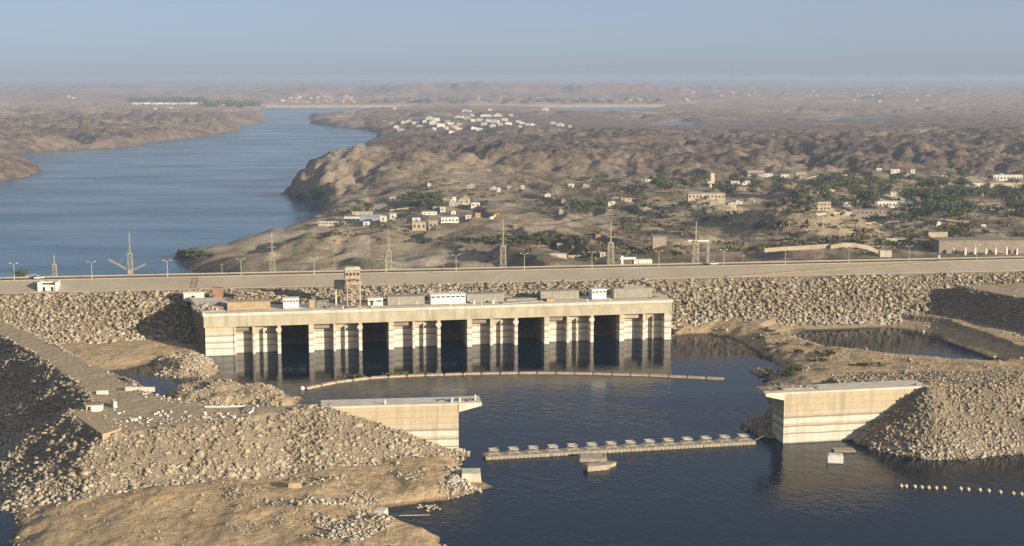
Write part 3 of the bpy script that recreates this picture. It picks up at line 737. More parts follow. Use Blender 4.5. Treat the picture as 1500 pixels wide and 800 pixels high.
# ------------------------------------------------------------ intake structure
LA, LB = at2(300, 522), at2(983, 497.5)
ang = math.atan2(LB[1] - LA[1], LB[0] - LA[0]); LEN = math.hypot(LB[0] - LA[0], LB[1] - LA[1])
fx = lambda px: math.hypot(*(np.array(on_line(px, 470, LA, LB)[:2]) - LA))
DKZ = 17.2; DEP = 42.0
intake = thing('intake_structure', 'long concrete water intake with six banded piers and dark openings under a flat deck', 'dam intake', (LA[0], LA[1], 0), ang)
mb = MB(); mb.box(-.35, LEN + .3, -1.25, DEP, DKZ - 1.25, DKZ); mb.build('deck', M['coping'], intake, bevel=.08)
mb = MB(); mb.prism([(-.36, -1.2), (-.36, DEP), (-6.9, DEP)], DKZ - 1.25, DKZ - .003); mb.build('deck_corner', M['coping'], intake)
mb = MB(); mb.prism([(-.05, .2), (-.05, DEP - .5), (-6.2, DEP - .5)], -12, DKZ - 1.253); mb.build('left_end_wall', M['shade_dark'], intake)  # end wall gets the dark concrete, its shade is in the colour
mb = MB(); mb.box(0, LEN, -.9, 4, DKZ - 5.6, DKZ - 1.253); mb.build('front_beam', M['beam'], intake)
mb = MB(); mb.box(0, 3, 4.003, DEP - .01, DKZ - 5.6, DKZ - 1.253); mb.build('side_beam', M['beam'], intake)
mb = MB(); mb.box(LEN - 3, LEN, 4.003, DEP - .01, DKZ - 5.6, DKZ - 1.253); mb.build('side_beam', M['beam'], intake)
GR = [(300, 342, 411), (452, None, 530), (569, None, 645), (684, None, 758), (797, None, 869), (907, None, 983)]
ZT = DKZ - 5.6
def pier(pxa, pxs, pxb, first, last):
    a, b = fx(pxa), fx(pxb); a = max(a, 0); b = min(b, LEN)
    p = MB(); p.box(a + .06, b - .06, 4.0, DEP - .02, -12, ZT - .003)      # body behind the gate slots
    o = p.build('pier', M['pier'], intake)
    s0 = fx(pxs) if pxs else a
    if first: q = MB(); q.box(a, s0, -.3, 3.997, -12, ZT - .003); q.build('end_block', M['pier'], o)
    w = b - s0
    nose = 1.5 if not first else 1.6
    for nx_, xx0 in (('shade_panel', a + .003), ('shade_panel', b - .053)):
        q = MB(); q.box(xx0, xx0 + .05, 4.5, DEP - 1, -12, ZT - .004); q.build(nx_, M['shade_dark'], o)  # thin dark panels added to deepen the shade inside the openings
    def col(x0, x1, y0, nm):
        q = MB(); q.box(x0, x1, y0, 3.998, -12, ZT - .003); q.build(nm, M['pier'], o)
    if not last: col(b - 1.3, b, -.75, 'nose')
    else: col(b - 3.0, b, -.3, 'nose')
    if not first: col(a, a + 2.0, -.75, 'nose')
    else: col(s0 + .003, s0 + .7, -.6, 'nose')
    xm = s0 + w * (.5 if not first else .44)
    if last: xm = s0 + w * .49
    col(xm - .8, xm + .15, -.1, 'mullion')
    xr = xm + w * .19; col(xr - .16, xr + .16, 2.2, 'gate_guide')
    # darker lintel blocks at the top of each slot
    q = MB(); q.box(a + 2.003 if not first else s0 + .703, xm - .803, 1.6, 3.996, ZT - 2.1, ZT - .004); q.build('lintel', M['brown'] if not last else M['beam'], o)
    q = MB(); q.sweep_xz([(xm + .153, ZT - 3.4), (xr - .183, ZT - 1.2), (xr - .183, ZT - .004), (xm + .153, ZT - .004)], 1.6, 3.995); q.build('lintel', M['beam'], o)
    # bearing block and corbel under the beam
    q = MB(); q.box(b - 1.9 if not last else b - 3.2, b + .25 if not last else b, -.9, .2, ZT - 2.4, ZT - 1.2); q.build('bearing_block', M['coping'], o)
for i, (a, s, b) in enumerate(GR): pier(a, s, b, i == 0, i == len(GR) - 1)
mb = MB(); mb.box(.5, LEN - .5, DEP - 3, DEP - 1, -12, 2.5); mb.build('rear_sill', M['shade_dark'], intake)
mb = MB(); mb.tube((-3.4, 17, .5), (-2.0, 9, 12), .14); mb.build('downpipe', M['steel'], intake)
# kerb at the left and back edges of the deck
mb = MB(); mb.prism([(-.4, -1.2), (.5, -1.2), (-5.9, DEP - .3), (-6.9, DEP - .3)], DKZ + .003, DKZ + .5); mb.build('edge_kerb', M['coping'], intake)

# broken rock lying on the back of the deck up to the lining
n = 9000; u = RNG.uniform(12, LEN + 4, n); w = RNG.uniform(17, 45, n)
X = LA[0] + u * math.cos(ang) - w * math.sin(ang); Y = LA[1] + u * math.sin(ang) + w * math.cos(ang); k = (dam_s(X, Y) < -14.8) & (w > 17 + 9 * np.clip((34 - u) / 22, 0, 1) + 2.0 * perlin(u / 9, w * 0))
rock_field('riprap', 'grey-brown broken rock lying behind the sheds on the intake deck', np.stack([X, Y, DKZ + .2 + (w - 17) * .05 + .5 * perlin(u / 7, w / 7)], 1)[k], np.clip(RNG.lognormal(-.4, .5, int(k.sum())), .3, 1.7), M['rock'])

# ------------------------------------------------------------ things on the deck
def deckx(px): return fx(px)
def deck_pos(px, back, z=DKZ):
    """world point on the deck, seen at pixel column px, `back` metres behind the front line"""
    nx_, ny_ = -math.sin(ang), math.cos(ang)
    A = (LA[0] + nx_ * back, LA[1] + ny_ * back); B = (LB[0] + nx_ * back, LB[1] + ny_ * back)
    q = on_line(px, 450, A, B); return (q[0], q[1], z)
def span(pa, pb, back):
    a, b = deck_pos(pa, back), deck_pos(pb, back); return a, math.hypot(b[0] - a[0], b[1] - a[1])
def container(pa, pb, h, label, mat, back=6.0, dep=5.5, windows=0, name='site_container', cat='container', group=None, ribs=True, door=False, roofmat=None, tilt=0.0, panes=None):
    a, w = span(pa, pb, back)
    t = thing(name, label, cat, a, ang + tilt, group)
    mb = MB(); mb.box(0, w, 0, dep, .15, h); body = mb.build('body', mat, t, bevel=.04)
    mb = MB(); mb.box(-.15, w + .15, -.15, dep + .15, h + .003, h + .22); mb.build('roof', roofmat or mat, t)
    mb = MB(); mb.box(.1, w - .1, .2, dep - .2, 0, .147); mb.build('skid', M['dark'], t)
    if ribs:
        mb = MB(); n = max(3, int(w / 1.3))
        for k in range(1, n): mb.box(w * k / n - .06, w * k / n + .06, -.05, -.003, .2, h - .05)
        mb.build('wall_rib', mat, t)
    if windows:
        for k in range(windows):
            c = w * (k + .5) / windows; ww = w / windows * .36
            mb = MB(); mb.box(c - ww, c + ww, -.06, -.003, h - 1.15, h - .55); o = mb.build('window', M['glass'], t)
    if door:
        mb = MB(); mb.box(w * .18, w * .18 + 1.0, -.06, -.003, .2, 2.2); mb.build('door', M['dark'], t)
    return t, w
container(333, 396, 3.3, 'long tan double container near the left end of the intake deck', M['tan'], 4.5, 6, door=False)
container(415, 438, 4.0, 'small white hut with a dark window band, left of the hoist tower', M['white'], 5, 5, 5, 'site_hut', 'hut', ribs=False)
container(453, 461, 3.2, 'narrow tan box just right of the small white window hut', M['tan'], 5, 2.5, 0, 'storage_box', 'box', ribs=False)
container(539, 561, 3.0, 'low white hut with a dark doorway at the foot of the hoist tower', M['white2'], 5, 4.5, 2, 'site_hut', 'hut', ribs=False, door=True)
t, w = container(568, 622, 3.5, 'plain grey container between the doorway hut and the long white cabin', M['grey'], 5, 5.5)
for x in (w * .3, w * .8):
    mb = MB(); mb.box(x - .12, x + .12, -.12, -.06, .3, 2.0); mb.build('pale_post', M['white2'], t)
container(631, 682, 4.0, 'long white cabin with a row of small dark windows under its roof', M['white'], 4.5, 6, 7, 'site_cabin', 'cabin', ribs=False)
t, w = container(684, 738, 3.5, 'grey container with two round pale drums standing in front', M['grey'], 6.0, 5.5)
for px in (694, 722):
    a = deck_pos(px, 3.6); mb = MB(); mb.lathe([(.6, 0), (.62, .1), (.55, 1.2), (.62, 1.3), (.3, 1.45)], 12); d = mb.build('storage_drum', M['white2'], None, loc=a)
    tag(d, 'pale round drum standing before the grey container, %s of two' % ('left' if px < 700 else 'right'), 'drum', 'drums before the grey container')
container(792, 848, 3.7, 'grey container with a brown crate at its left front corner', M['grey'], 6.5, 5.5)
a = deck_pos(801, 3.5); mb = MB(); mb.box(0, 3.3, 0, 1.8, 0, 1.3)
for k in range(4): mb.box(.05 + k * .9, .2 + k * .9, -.04, -.003, .05, 1.25)
tag(mb.build('wooden_crate', M['tan'], None, loc=a, rz=ang), 'brown slatted crate in front of the grey container', 'crate')
container(867, 888, 4.1, 'white hut with dark window band right of the brown crate', M['white'], 5, 5, 4, 'site_hut', 'hut', ribs=False)
t, w = container(899, 955, 4.0, 'grey container at the right end with pinkish beams stacked on top', M['grey'], 6, 5.5)
for k, (u, v, z) in enumerate([(.25, .8, 4.3), (.3, .85, 4.65), (.28, .72, 5.0)]):
    mb = MB(); mb.box(w * u, w * v, .5 + k * .9, .95 + k * .9, z, z + .3)
    o = mb.build('steel_beam', M['pinkish'], None, loc=deck_pos(899, 6), rz=ang)
    tag(o, ['lowest', 'middle', 'topmost'][k] + ' pinkish beam stacked on the grey container at the right end', 'beam', 'beams on the right container')
def heap(name, label, cat, pos, n, spread, mats, size=1.0, rz=0.0):
    """a heap of broken pieces as one mesh"""
    mb = MB(); mb.cbox((0, 0, .1), (spread[0] * 4.4, spread[1] * 4.4, .3), .2)
    for k in range(n):
        r = np.clip(RNG.normal(0, 1, 2), -2, 2) * spread; z = max(.1, (1.2 - abs(r[0] / spread[0]) * .5 - abs(r[1] / spread[1]) * .4)) * size * .6
        mb.cbox((r[0], r[1], z * RNG.uniform(.2, .9)), RNG.uniform(.3, 1.4, 3) * size * np.array([1.3, 1, .6]), RNG.uniform(0, 3.1), RNG.normal(0, .35))
    o = mb.build(name, mats, None, loc=pos, rz=rz); return tag(o, label, cat)
heap('scrap_heap', 'reddish scrap heap at the right end of the intake deck', 'scrap', deck_pos(958, 6), 12, np.array([.9, .7]), M['rust'], .9)
heap('scrap_heap', 'pinkish jumble of steel scrap around the foot of the hoist tower', 'scrap', deck_pos(525, 4), 26, np.array([2.6, 1.0]), M['pinkish'], .9, ang)
heap('scrap_heap', 'grey green covered heap left of the hoist tower', 'scrap', deck_pos(492, 5), 26, np.array([2.0, 1.0]), M['grey'], 1.2, ang)
heap('rubble_heap', 'heap of broken stone behind the tan container at the left of the deck', 'rubble', deck_pos(318, 14), 150, np.array([4.2, 4.0]), M['timber'], 2.0, ang)
heap('scrap_heap', 'low spread of dark parts left of the grey container with the crate', 'scrap', deck_pos(766, 5), 26, np.array([4.5, .8]), M['steel'], .7, ang)
# open steel rack
a, w = span(463, 481, 6); t = thing('steel_rack', 'open dark steel rack left of the hoist tower', 'rack', a, ang)
for k in range(5):
    mb = MB(); mb.box(w * k / 4 - .07, w * k / 4 + .07, 0, .14, 0, 3.0); mb.build('post', M['steel'], t)
for z in (1.4, 2.8):
    mb = MB(); mb.box(0, w, .02, .12, z, z + .12); mb.build('rail', M['steel'], t)
mb = MB(); mb.box(.4, w - .4, 1.0, 3.0, .1, 2.2); mb.build('cabinet', M['grey'], t)
# low flat platform
a, w = span(742, 790, 8); mb = MB(); mb.box(0, w, 0, 4, 0, .9)
for k in range(6): mb.box(w * k / 6 + .2, w * k / 6 + .5, -.06, -.003, 0, .85)
tag(mb.build('low_platform', M['grey'], None, loc=a, rz=ang), 'long low grey platform between two grey containers', 'platform')
# people-sized bollards and posts along the front of the deck
for k, px in enumerate((503, 545, 660, 705, 860, 893)):
    a = deck_pos(px, 1.2); mb = MB(); mb.lathe([(.28, 0), (.24, .1), (.2, .8), (.3, .95), (.2, 1.1)], 10); o = mb.build('mooring_bollard', M['white2'], None, loc=a)
    tag(o, 'small pale mooring bollard on the front edge of the intake deck', 'bollard', 'bollards along the deck edge')
# hoist tower
a = deck_pos(509, 7); t = thing('hoist_tower', 'tall pinkish hoist tower with a roofed cabin rising from the intake deck', 'hoist tower', a, ang)
H = 11.2
for x in (0, 5.2):
    for y in (0, 4.2):
        mb = MB(); mb.box(x - .3, x + .3, y - .3, y + .3, 0, H); mb.build('leg', M['timber'] if x else M['pinkish'], t)
for z0, z1 in ((.5, 4), (4, 8), (8, 12)):
    mb = MB(); mb.tube((0, 0, z0), (5.2, 0, z1), .16); mb.tube((5.2, 0, z0), (0, 0, z1), .16); mb.tube((0, 4.2, z0), (0, 0, z1), .16); mb.tube((5.2, 4.2, z0), (5.2, 0, z1), .16)
    mb.box(-.3, 5.5, -.15, .15, z1 - .15, z1 + .15); mb.build('brace', M['pinkish'], t)
mb = MB(); mb.box(1.6, 3.6, 1.4, 3.2, 0, H); mb.build('lift_shaft', M['timber'], t)
mb = MB(); mb.box(-.5, 5.9, -.6, 4.8, H - 2.4, H - .9); mb.build('machine_floor', M['pinkish'], t)
mb = MB(); mb.box(-.9, 5.3, -.6, 4.8, H + .003, H + 4.0); cabn = mb.build('cabin', M['pinkish'], t, bevel=.05)
mb = MB(); mb.box(-1.3, 5.7, -1.0, 5.2, H + 4.003, H + 4.7, (.9, .6)); mb.build('roof', M['cream'], cabn)
for k in range(4):
    mb = MB(); mb.box(-.5 + k * 1.5, .4 + k * 1.5, -.68, -.603, H + 1.5, H + 2.6); mb.build('window', M['dark'], cabn)
mb = MB(); mb.box(-5.0, -.95, .5, 4.5, H - 4.2, H - .8); mb.build('side_box', M['dark'], t)  # box coloured near black, its shade painted into the colour
for y in (.8, 4.0):
    mb = MB(); mb.box(-4.6, -4.15, y - .2, y + .2, 0, H - 4.203); mb.build('support_post', M['cream'], t)
# concrete remains at the left back of the deck
q = at(276, 437, 17.0); t = thing('concrete_bunker', 'low pale concrete bunker behind the left end of the intake deck', 'bunker', (q[0] - 2, q[1], 15.6), ang)
mb = MB(); mb.box(0, 8.5, 0, 5, 0, 3.4); mb.build('wall', M['white2'], t); mb = MB(); mb.box(-.3, 8.8, -.3, 5.3, 3.403, 3.8); mb.build('roof', M['coping'], t)
mb = MB(); mb.box(3.2, 4.6, -.06, -.003, .2, 2.4); mb.build('doorway', M['dark'], t)
q = at(312, 432, 18.5); t = thing('brick_hut', 'reddish brick hut on the dam slope behind the stone heap', 'hut', (q[0], q[1], 17.0), ang)
mb = MB(); mb.box(0, 4.2, 0, 4, 0, 4.0); mb.build('wall', M['rust'], t); mb = MB(); mb.box(-.2, 4.4, -.2, 4.2, 4.003, 4.3); mb.build('roof', M['brown'], t)

# white gate hut on the lining at the left
q = on_line(56, 430, dam_pt(-300, -12.5, 0)[:2], dam_pt(0, -12.5, 0)[:2])
t = thing('slope_hut', 'white stepped concrete hut set into the dam lining at the far left', 'hut', (q[0], q[1], 18.75), math.atan(DK))
mb = MB(); mb.box(0, 8.2, 0, 6, -1, 2.3); w_ = mb.build('wall', M['white2'], t)
for x in (0, 7.3):
    mb = MB(); mb.box(x - .1, x + 1.0, -.5, 6.4, 0, 4.0); mb.build('side_wall', M['white2'], t)
mb = MB(); mb.box(.92, 7.18, -.3, 3.4, 2.303, 2.7); mb.build('roof_slab', M['white2'], t)
mb = MB(); mb.box(.92, 7.18, 3.6, 6.2, 3.2, 3.7); mb.build('upper_slab', M['white2'], t)
for x in (1.9, 5.3):
    mb = MB(); mb.box(x, x + 1.1, -.06, -.003, .1, 1.9); mb.build('door', M['dark'], t)

# ------------------------------------------------------------ wing walls
def wing_wall(A, B, base, z_top, thick, side, label):
    """front line A->B (2D) at the wall face; side +1: overhang past B, -1: overhang past A"""
    a = math.atan2(B[1] - A[1], B[0] - A[0]); L = math.hypot(B[0] - A[0], B[1] - A[1])
    t = thing('wing_wall', label, 'retaining wall', (A[0], A[1], 0), a)
    mb = MB(); mb.box(0, L, 0, thick, -10, z_top - .55); mb.build('wall', M['wall'], t)
    mb = MB()
    if side > 0: mb.box(-1, L - .003, -.1, thick + .1, z_top - .547, z_top)
    else: mb.box(.003, L + 1, -.1, thick + .1, z_top - .547, z_top)
    mb.build('coping', M['coping'], t)
    mb = MB()
    if side > 0: mb.sweep_xz([(L + .003, z_top - 2.6), (L + 6.8, z_top - .9), (L + 6.8, z_top + .02), (L + .003, z_top + .02)], -.25, thick + .2)
    else: mb.sweep_xz([(-.003, z_top - 2.4), (-.003, z_top + .02), (-6.0, z_top + .02), (-6.0, z_top - .9)], -.25, thick + .2)
    mb.build('corbel', M['coping'], t)
    return t, L, a
base_r = at2(672, 668); AL = at2(455, 598, TOPZ); 
dirl = np.array(at2(672, 592, TOPZ)) - np.array(at2(483, 597, TOPZ)); dirl /= np.linalg.norm(dirl)
BL = np.array(base_r); AL = BL - dirl * 38.8
wl, LL, aL = wing_wall(AL, BL, 0, TOPZ + .3, 8.5, 1, 'left pale concrete wing wall with an overhanging tip and water stain bands')
AR = np.array(at2(1147, 650)); BR = np.array(at2(1240, 645)); dirr = (BR - AR) / np.linalg.norm(BR - AR); BR = AR + dirr * 46
wr, LR, aR = wing_wall(AR, BR, 0, TOPZ + .3, 9.0, -1, 'right pale concrete wing wall half buried by a rock slope')
def on_wall(t, x, y, z=TOPZ + .3): return (t.location.x + x * math.cos(t.rotation_euler.z) - y * math.sin(t.rotation_euler.z), t.location.y + x * math.sin(t.rotation_euler.z) + y * math.cos(t.rotation_euler.z), z)
for x, lab in ((17.5, 'single pale bollard near the rubble end of the left wing wall'), (37.0, 'left of a pair of pale bollards on the left wing wall'), (39.2, 'right of a pair of pale bollards on the left wing wall')):
    mb = MB(); mb.lathe([(.42, 0), (.36, .12), (.3, .75), (.42, .95), (.42, 1.1), (.15, 1.3)], 12)
    tag(mb.build('mooring_bollard', M['white2'], None, loc=on_wall(wl, x, 1.4)), lab, 'bollard', 'bollards on the left wing wall')
mb = MB(); mb.lathe([(.3, 0), (.25, .1), (.22, 1.3), (.4, 1.5), (.4, 1.75), (.15, 1.9)], 12)
tag(mb.build('marker_post', M['white2'], None, loc=on_wall(wl, LL + 5.0, 2.0)), 'white marker post at the overhanging tip of the left wing wall', 'post')
heap('scrap_heap', 'dark scrap heap near the overhang of the left wing wall', 'scrap', on_wall(wl, LL - .6, 3), 16, np.array([.9, .8]), M['steel'], .7)
heap('scrap_heap', 'dark coil of old tackle beside the white marker post on the overhang', 'scrap', on_wall(wl, LL + 3.9, 3), 14, np.array([.6, .7]), M['brown'], .7)
heap('scrap_heap', 'small grey scrap heap beside the pair of pale bollards', 'scrap', on_wall(wl, LL - 4.6, 4), 8, np.array([.5, .5]), M['grey'], .6)
heap('rubble_heap', 'dark rubble heaped on the overhang of the right wing wall', 'rubble', on_wall(wr, -2.5, 5), 34, np.array([1.6, 1.6]), M['brown'], .6)
heap('rubble_heap', 'brown rubble along the back edge of the right wing wall', 'rubble', on_wall(wr, 6.5, 6), 60, np.array([3.2, 1.0]), M['timber'], .7)

# ------------------------------------------------------------ floating booms, rafts, buoys
cu = [at2(p, q) for p, q in [(447, 570), (490, 561), (540, 554.5), (600, 551), (700, 548), (780, 547), (860, 548), (960, 551), (1062, 556)]]
cu = np.array(cu); seg = np.r_[0, np.cumsum(np.linalg.norm(np.diff(cu, axis=0), axis=1))]
NSEG = 23
def along(t): return np.array([np.interp(t, seg, cu[:, 0]), np.interp(t, seg, cu[:, 1])])
bm_ = MB(); LS = seg[-1] / NSEG - .45
bm_.sweep_xz([(-LS / 2, -.4), (LS / 2, -.4), (LS / 2, .36), (LS / 2 - .25, .5), (-LS / 2 + .25, .5), (-LS / 2, .36)], -.85, .85)
boom_me = bm_.mesh('float', M['boom'])
b2 = MB()
for x in np.linspace(-LS / 2 + .8, LS / 2 - .8, 6): b2.box(x - .12, x + .12, -.5, .5, .503, .66)
b2.box(-LS / 2 + .4, LS / 2 - .4, -.12, .12, .663, .75)
rail_me = b2.mesh('walkway', M['timber'])
b3 = MB(); b3.box(LS / 2 + .003, LS / 2 + .35, -.25, .25, .0, .45); link_me = b3.mesh('coupling', M['dark'])
for k in range(NSEG):
    p = along(seg[-1] * k / NSEG); q = along(seg[-1] * (k + 1) / NSEG); a = math.atan2(q[1] - p[1], q[0] - p[0])
    t = thing('boom_float', 'tan float of the long curved boom before the intake piers', 'boom float', ((p[0] + q[0]) / 2, (p[1] + q[1]) / 2, 0), a, 'floats of the curved boom')
    link('float', boom_me, t); link('walkway', rail_me, t); link('coupling', link_me, t)
q = along(0); mb = MB(); mb.lathe([(.7, -.4), (.9, .2), (.7, .9), (.3, 1.1)], 12)
tag(mb.build('end_buoy', M['white2'], None, loc=(q[0] - 1.0, q[1] - .3, 0)), 'pale round buoy at the left end of the curved boom', 'buoy')

# raft of pontoons carrying trestles
PA, PB = np.array(at2(712, 674)), np.array(at2(1107, 651)); pd = PB - PA; PL = np.linalg.norm(pd); pa = math.atan2(pd[1], pd[0]); pd = pd / PL
cuts = [0, .232, .405, .605, .80, 1.0]; TR = 14; W_ = 4.6
tr_x = [(k + .45) / TR for k in range(TR)]
lab5 = ['leftmost pontoon of the trestle raft with a dark end', 'second pontoon from the left in the trestle raft', 'middle pontoon of the trestle raft next to the three barges', 'fourth pontoon from the left in the trestle raft', 'rightmost pontoon of the trestle raft, roped to the right wall']
def trestle(parent, x):
    mb = MB()
    for y in (.9, 3.7):
        for sx in (-1, 1):
            mb.tube((x + sx * 1.7, y, .85), (x + sx * .75, y, 2.35), .065, n=5); mb.tube((x + sx * 1.7, y, .9), (x - sx * .6, y, 2.3), .045, n=5)
        mb.tube((x - 1.1, y, 1.6), (x + 1.1, y, 1.6), .05, n=5)
    for sx in (-1, 1): mb.tube((x + sx * .75, .9, 2.32), (x + sx * .75, 3.7, 2.32), .06, n=5); mb.tube((x + sx * 1.7, .9, .95), (x + sx * .75, 3.7, 2.3), .045, n=5)
    o = mb.build('trestle', M['timber'], parent)
    mb = MB(); mb.box(x - 1.3, x + 1.3, .8, 1.25, 2.403, 2.52); mb.box(x - 1.3, x + 1.3, 2.1, 2.5, 2.403, 2.52); mb.box(x - 1.3, x + 1.3, 3.4, 3.8, 2.403, 2.52); mb.box(x - 1.3, x - 1.1, .8, 3.8, 2.523, 2.6); mb.box(x + 1.1, x + 1.3, .8, 3.8, 2.523, 2.6); mb.build('table', M['coping'], o)
    mb = MB(); mb.tube((x - 1.5, 2.3, .98), (x + 1.5, 2.3, .98), .13, n=6); mb.build('roller', M['steel'], o)
for k in range(5):
    x0 = cuts[k] * PL + (.12 if k else 0); x1 = cuts[k + 1] * PL - (.12 if k < 4 else 0); L_ = x1 - x0
    o0 = PA + pd * x0
    t = thing('pontoon', lab5[k], 'pontoon', (o0[0], o0[1], 0), pa, 'pontoons of the trestle raft')
    mb = MB(); mb.sweep_xz([(0.25, -.6), (L_ - .25, -.6), (L_, .1), (L_, .65), (0, .65), (0, .1)], 0, W_); mb.build('hull', M['pontoon'], t)
    mb = MB(); mb.box(-.05, L_ + .05, -.12, W_ + .12, .653, .85); mb.build('deck', M['timber'], t)
    mb = MB()
    for j in range(int(L_ / 1.2)): mb.box(j * 1.2 + .5, j * 1.2 + .62, -.16, -.123, .0, .84)
    mb.build('fender_strip', M['brown'], t)
    for f in tr_x:
        if cuts[k] <= f < cuts[k + 1]: trestle(t, f * PL - x0)
def barge(px0, px1, py, wid, h, rz, label, mat):
    a = np.array(at2(px0, py)); b = np.array(at2(px1, py)); L_ = np.linalg.norm(b - a)
    t = thing('deck_barge', label, 'barge', (a[0], a[1], 0), rz)
    mb = MB(); mb.sweep_xz([(.3, -.6), (L_ - .3, -.6), (L_, 0), (L_, h), (0, h), (0, 0)], 0, wid); mb.build('hull', M['pontoon'], t)
    mb = MB(); mb.box(-.08, L_ + .08, -.08, wid + .08, h + .003, h + .18)
    mb.box(.3, .6, .2, wid - .2, h + .183, h + .3); mb.box(L_ - .6, L_ - .3, .2, wid - .2, h + .183, h + .3); mb.build('deck', mat, t)
    for x in (.9, L_ - .9):
        mb = MB(); mb.lathe([(.14, h + .183), (.12, h + .5), (.2, h + .55), (.2, h + .62)], 8, (x, .5)); mb.build('bollard', M['steel'], t)
barge(849, 889, 677, 6.0, .8, pa - .22, 'largest flat barge, moored against the front of the trestle raft', M['timber'])
barge(861, 895, 691, 3.2, 1.25, pa + .12, 'box barge floating nearest in the group of three', M['timber'])
barge(893, 912, 686, 3.0, .75, pa + .75, 'small tilted barge wedged at the right of the barge group', M['timber'])
def floatbox():
    q = at2(1212, 679); t = thing('float_box', 'white box shaped float before the right wing wall', 'float', (q[0], q[1], 0), -.16)
    mb = MB(); mb.box(0, 4.4, 0, 3.6, -.8, 2.2); mb.build('body', M['white'], t, bevel=.1)
    mb = MB(); mb.box(-.03, 4.43, -.03, 3.63, -.3, .25); mb.build('waterline_band', M['brown'], t)
    mb = MB(); mb.box(.5, 4.0, .5, 3.1, 2.203, 2.36); mb.build('hatch', M['white2'], t)
    q = at2(1222, 663); t = thing('small_raft', 'low brown raft behind the white box float', 'raft', (q[0], q[1], 0), .03)
    mb = MB(); mb.sweep_xz([(.4, -.4), (6.0, -.4), (6.5, .1), (6.5, .45), (0, .45), (0, .1)], 0, 3.4); mb.build('hull', M['brown'], t)
    mb = MB(); 
    for k in range(8): mb.box(.1 + k * .8, .8 + k * .8, -.05, 3.45, .453, .56)
    mb.build('deck', M['pontoon'], t)
floatbox()
mb = MB(); mb.lathe([(.08, -.5), (.34, -.42), (.52, -.2), (.57, 0), (.52, .24), (.34, .44), (.14, .53), (.08, .68)], 12); by_me = mb.mesh('buoy', M['buoy'], True)
for k, (px, py) in enumerate([(1320, 713), (1327, 713.5), (1340, 714), (1350, 715), (1360, 715.5), (1371, 716), (1383, 716), (1407, 717), (1418, 718), (1435, 719), (1448, 720), (1465, 722), (1484, 724), (1496, 725)]):
    q = at2(px, py); o = link('buoy', by_me, None, (q[0], q[1], .2)); o.rotation_euler = (RNG.normal(0, .15), RNG.normal(0, .15), k)
    tag(o, 'round cream buoy in the line across the lower right water', 'buoy', 'buoys in a line at lower right')
def rope(name, label, pts, r, mat):
    mb = MB()
    for a, b in zip(pts[:-1], pts[1:]): mb.tube(a, b, r, n=5, caps=False)
    return tag(mb.build(name, mat), label, 'rope')
a = PB + pd * .1; b = at(1142, 620, 4.0); pts = [(a[0] + (b[0] - a[0]) * u, a[1] + 2 + (b[1] - a[1] - 2) * u, .7 + 3.6 * u - 2.0 * u * (1 - u)) for u in np.linspace(0, 1, 9)]
rope('mooring_rope', 'pale mooring rope from the trestle raft to the right wing wall', pts, .07, M['timber'])
a = at2(630, 755); b = at2(585, 757); 
mb = MB(); mb.tube((b[0], b[1], .3), (a[0], a[1], .12), .12); tag(mb.build('steel_pipe', M['timber']), 'thin pale pipe lying in the shallow inlet by the left shore', 'pipe')

# ------------------------------------------------------------ blocks and slabs on the left embankment and shore
def slab(px, py, size, rz, label, mat='white2', z=None, tilt=0.0, name='concrete_block', cat='block'):
    zz = TOPZ if z is None else z
    q = at2(px, py, zz); g = float(hres(np.array([q[0]]), np.array([q[1]]))[0][0])
    mb = MB(); a, b, c = size
    mb.box(-a / 2, a / 2, -b / 2, b / 2, -.3, c, (min(a, b) * .05, min(a, b) * .05))
    o = mb.build(name, M[mat], None, loc=(q[0], q[1], g), rz=rz, bevel=.06); o.rotation_euler = (0, tilt, rz); return tag(o, label, cat)
slab(690, 701, (5.6, 6.0, 2.4), .05, 'pale concrete block on the boulders below the left wing wall', 'coping', .8)
slab(558, 760, (3.0, 3.4, 2.2), -.2, 'pale concrete block on the shore at the bottom of the photo', 'coping', 1.2)
slab(432, 716, (3.6, 3.0, 1.3), .15, 'brown concrete slab at the foot of the left rock slope', 'tan', 2.8)
slab(205, 572, (9.0, 1.0, 1.1), -.05, 'long pale concrete beam lying across the track', 'coping', name='concrete_beam', cat='beam')
slab(167, 595, (1.1, 4.6, 1.8), .45, 'white upright slab on the edge of the dark slope', 'coping', name='concrete_slab', cat='slab')
slab(150, 577, (3.5, 1.0, 1.1), .1, 'short pale kerb block beside the white upright slab', 'coping', name='kerb_block')
q = at2(137, 603, TOPZ); t = thing('site_bunker', 'small white walled bunker with a dark doorway at the shaded edge of the embankment', 'bunker', (q[0] - 2.0, q[1], TOPZ - .2), .12)
mb = MB(); mb.box(0, 4.2, 0, 3.0, 0, 2.0); mb.build('wall', M['white'], t); mb = MB(); mb.box(-.4, 4.5, -.4, 3.3, 2.003, 2.35); mb.build('roof', M['fill'], t)
mb = MB(); mb.box(.3, 1.2, -.06, -.003, .1, 1.6); mb.build('doorway', M['dark'], t)
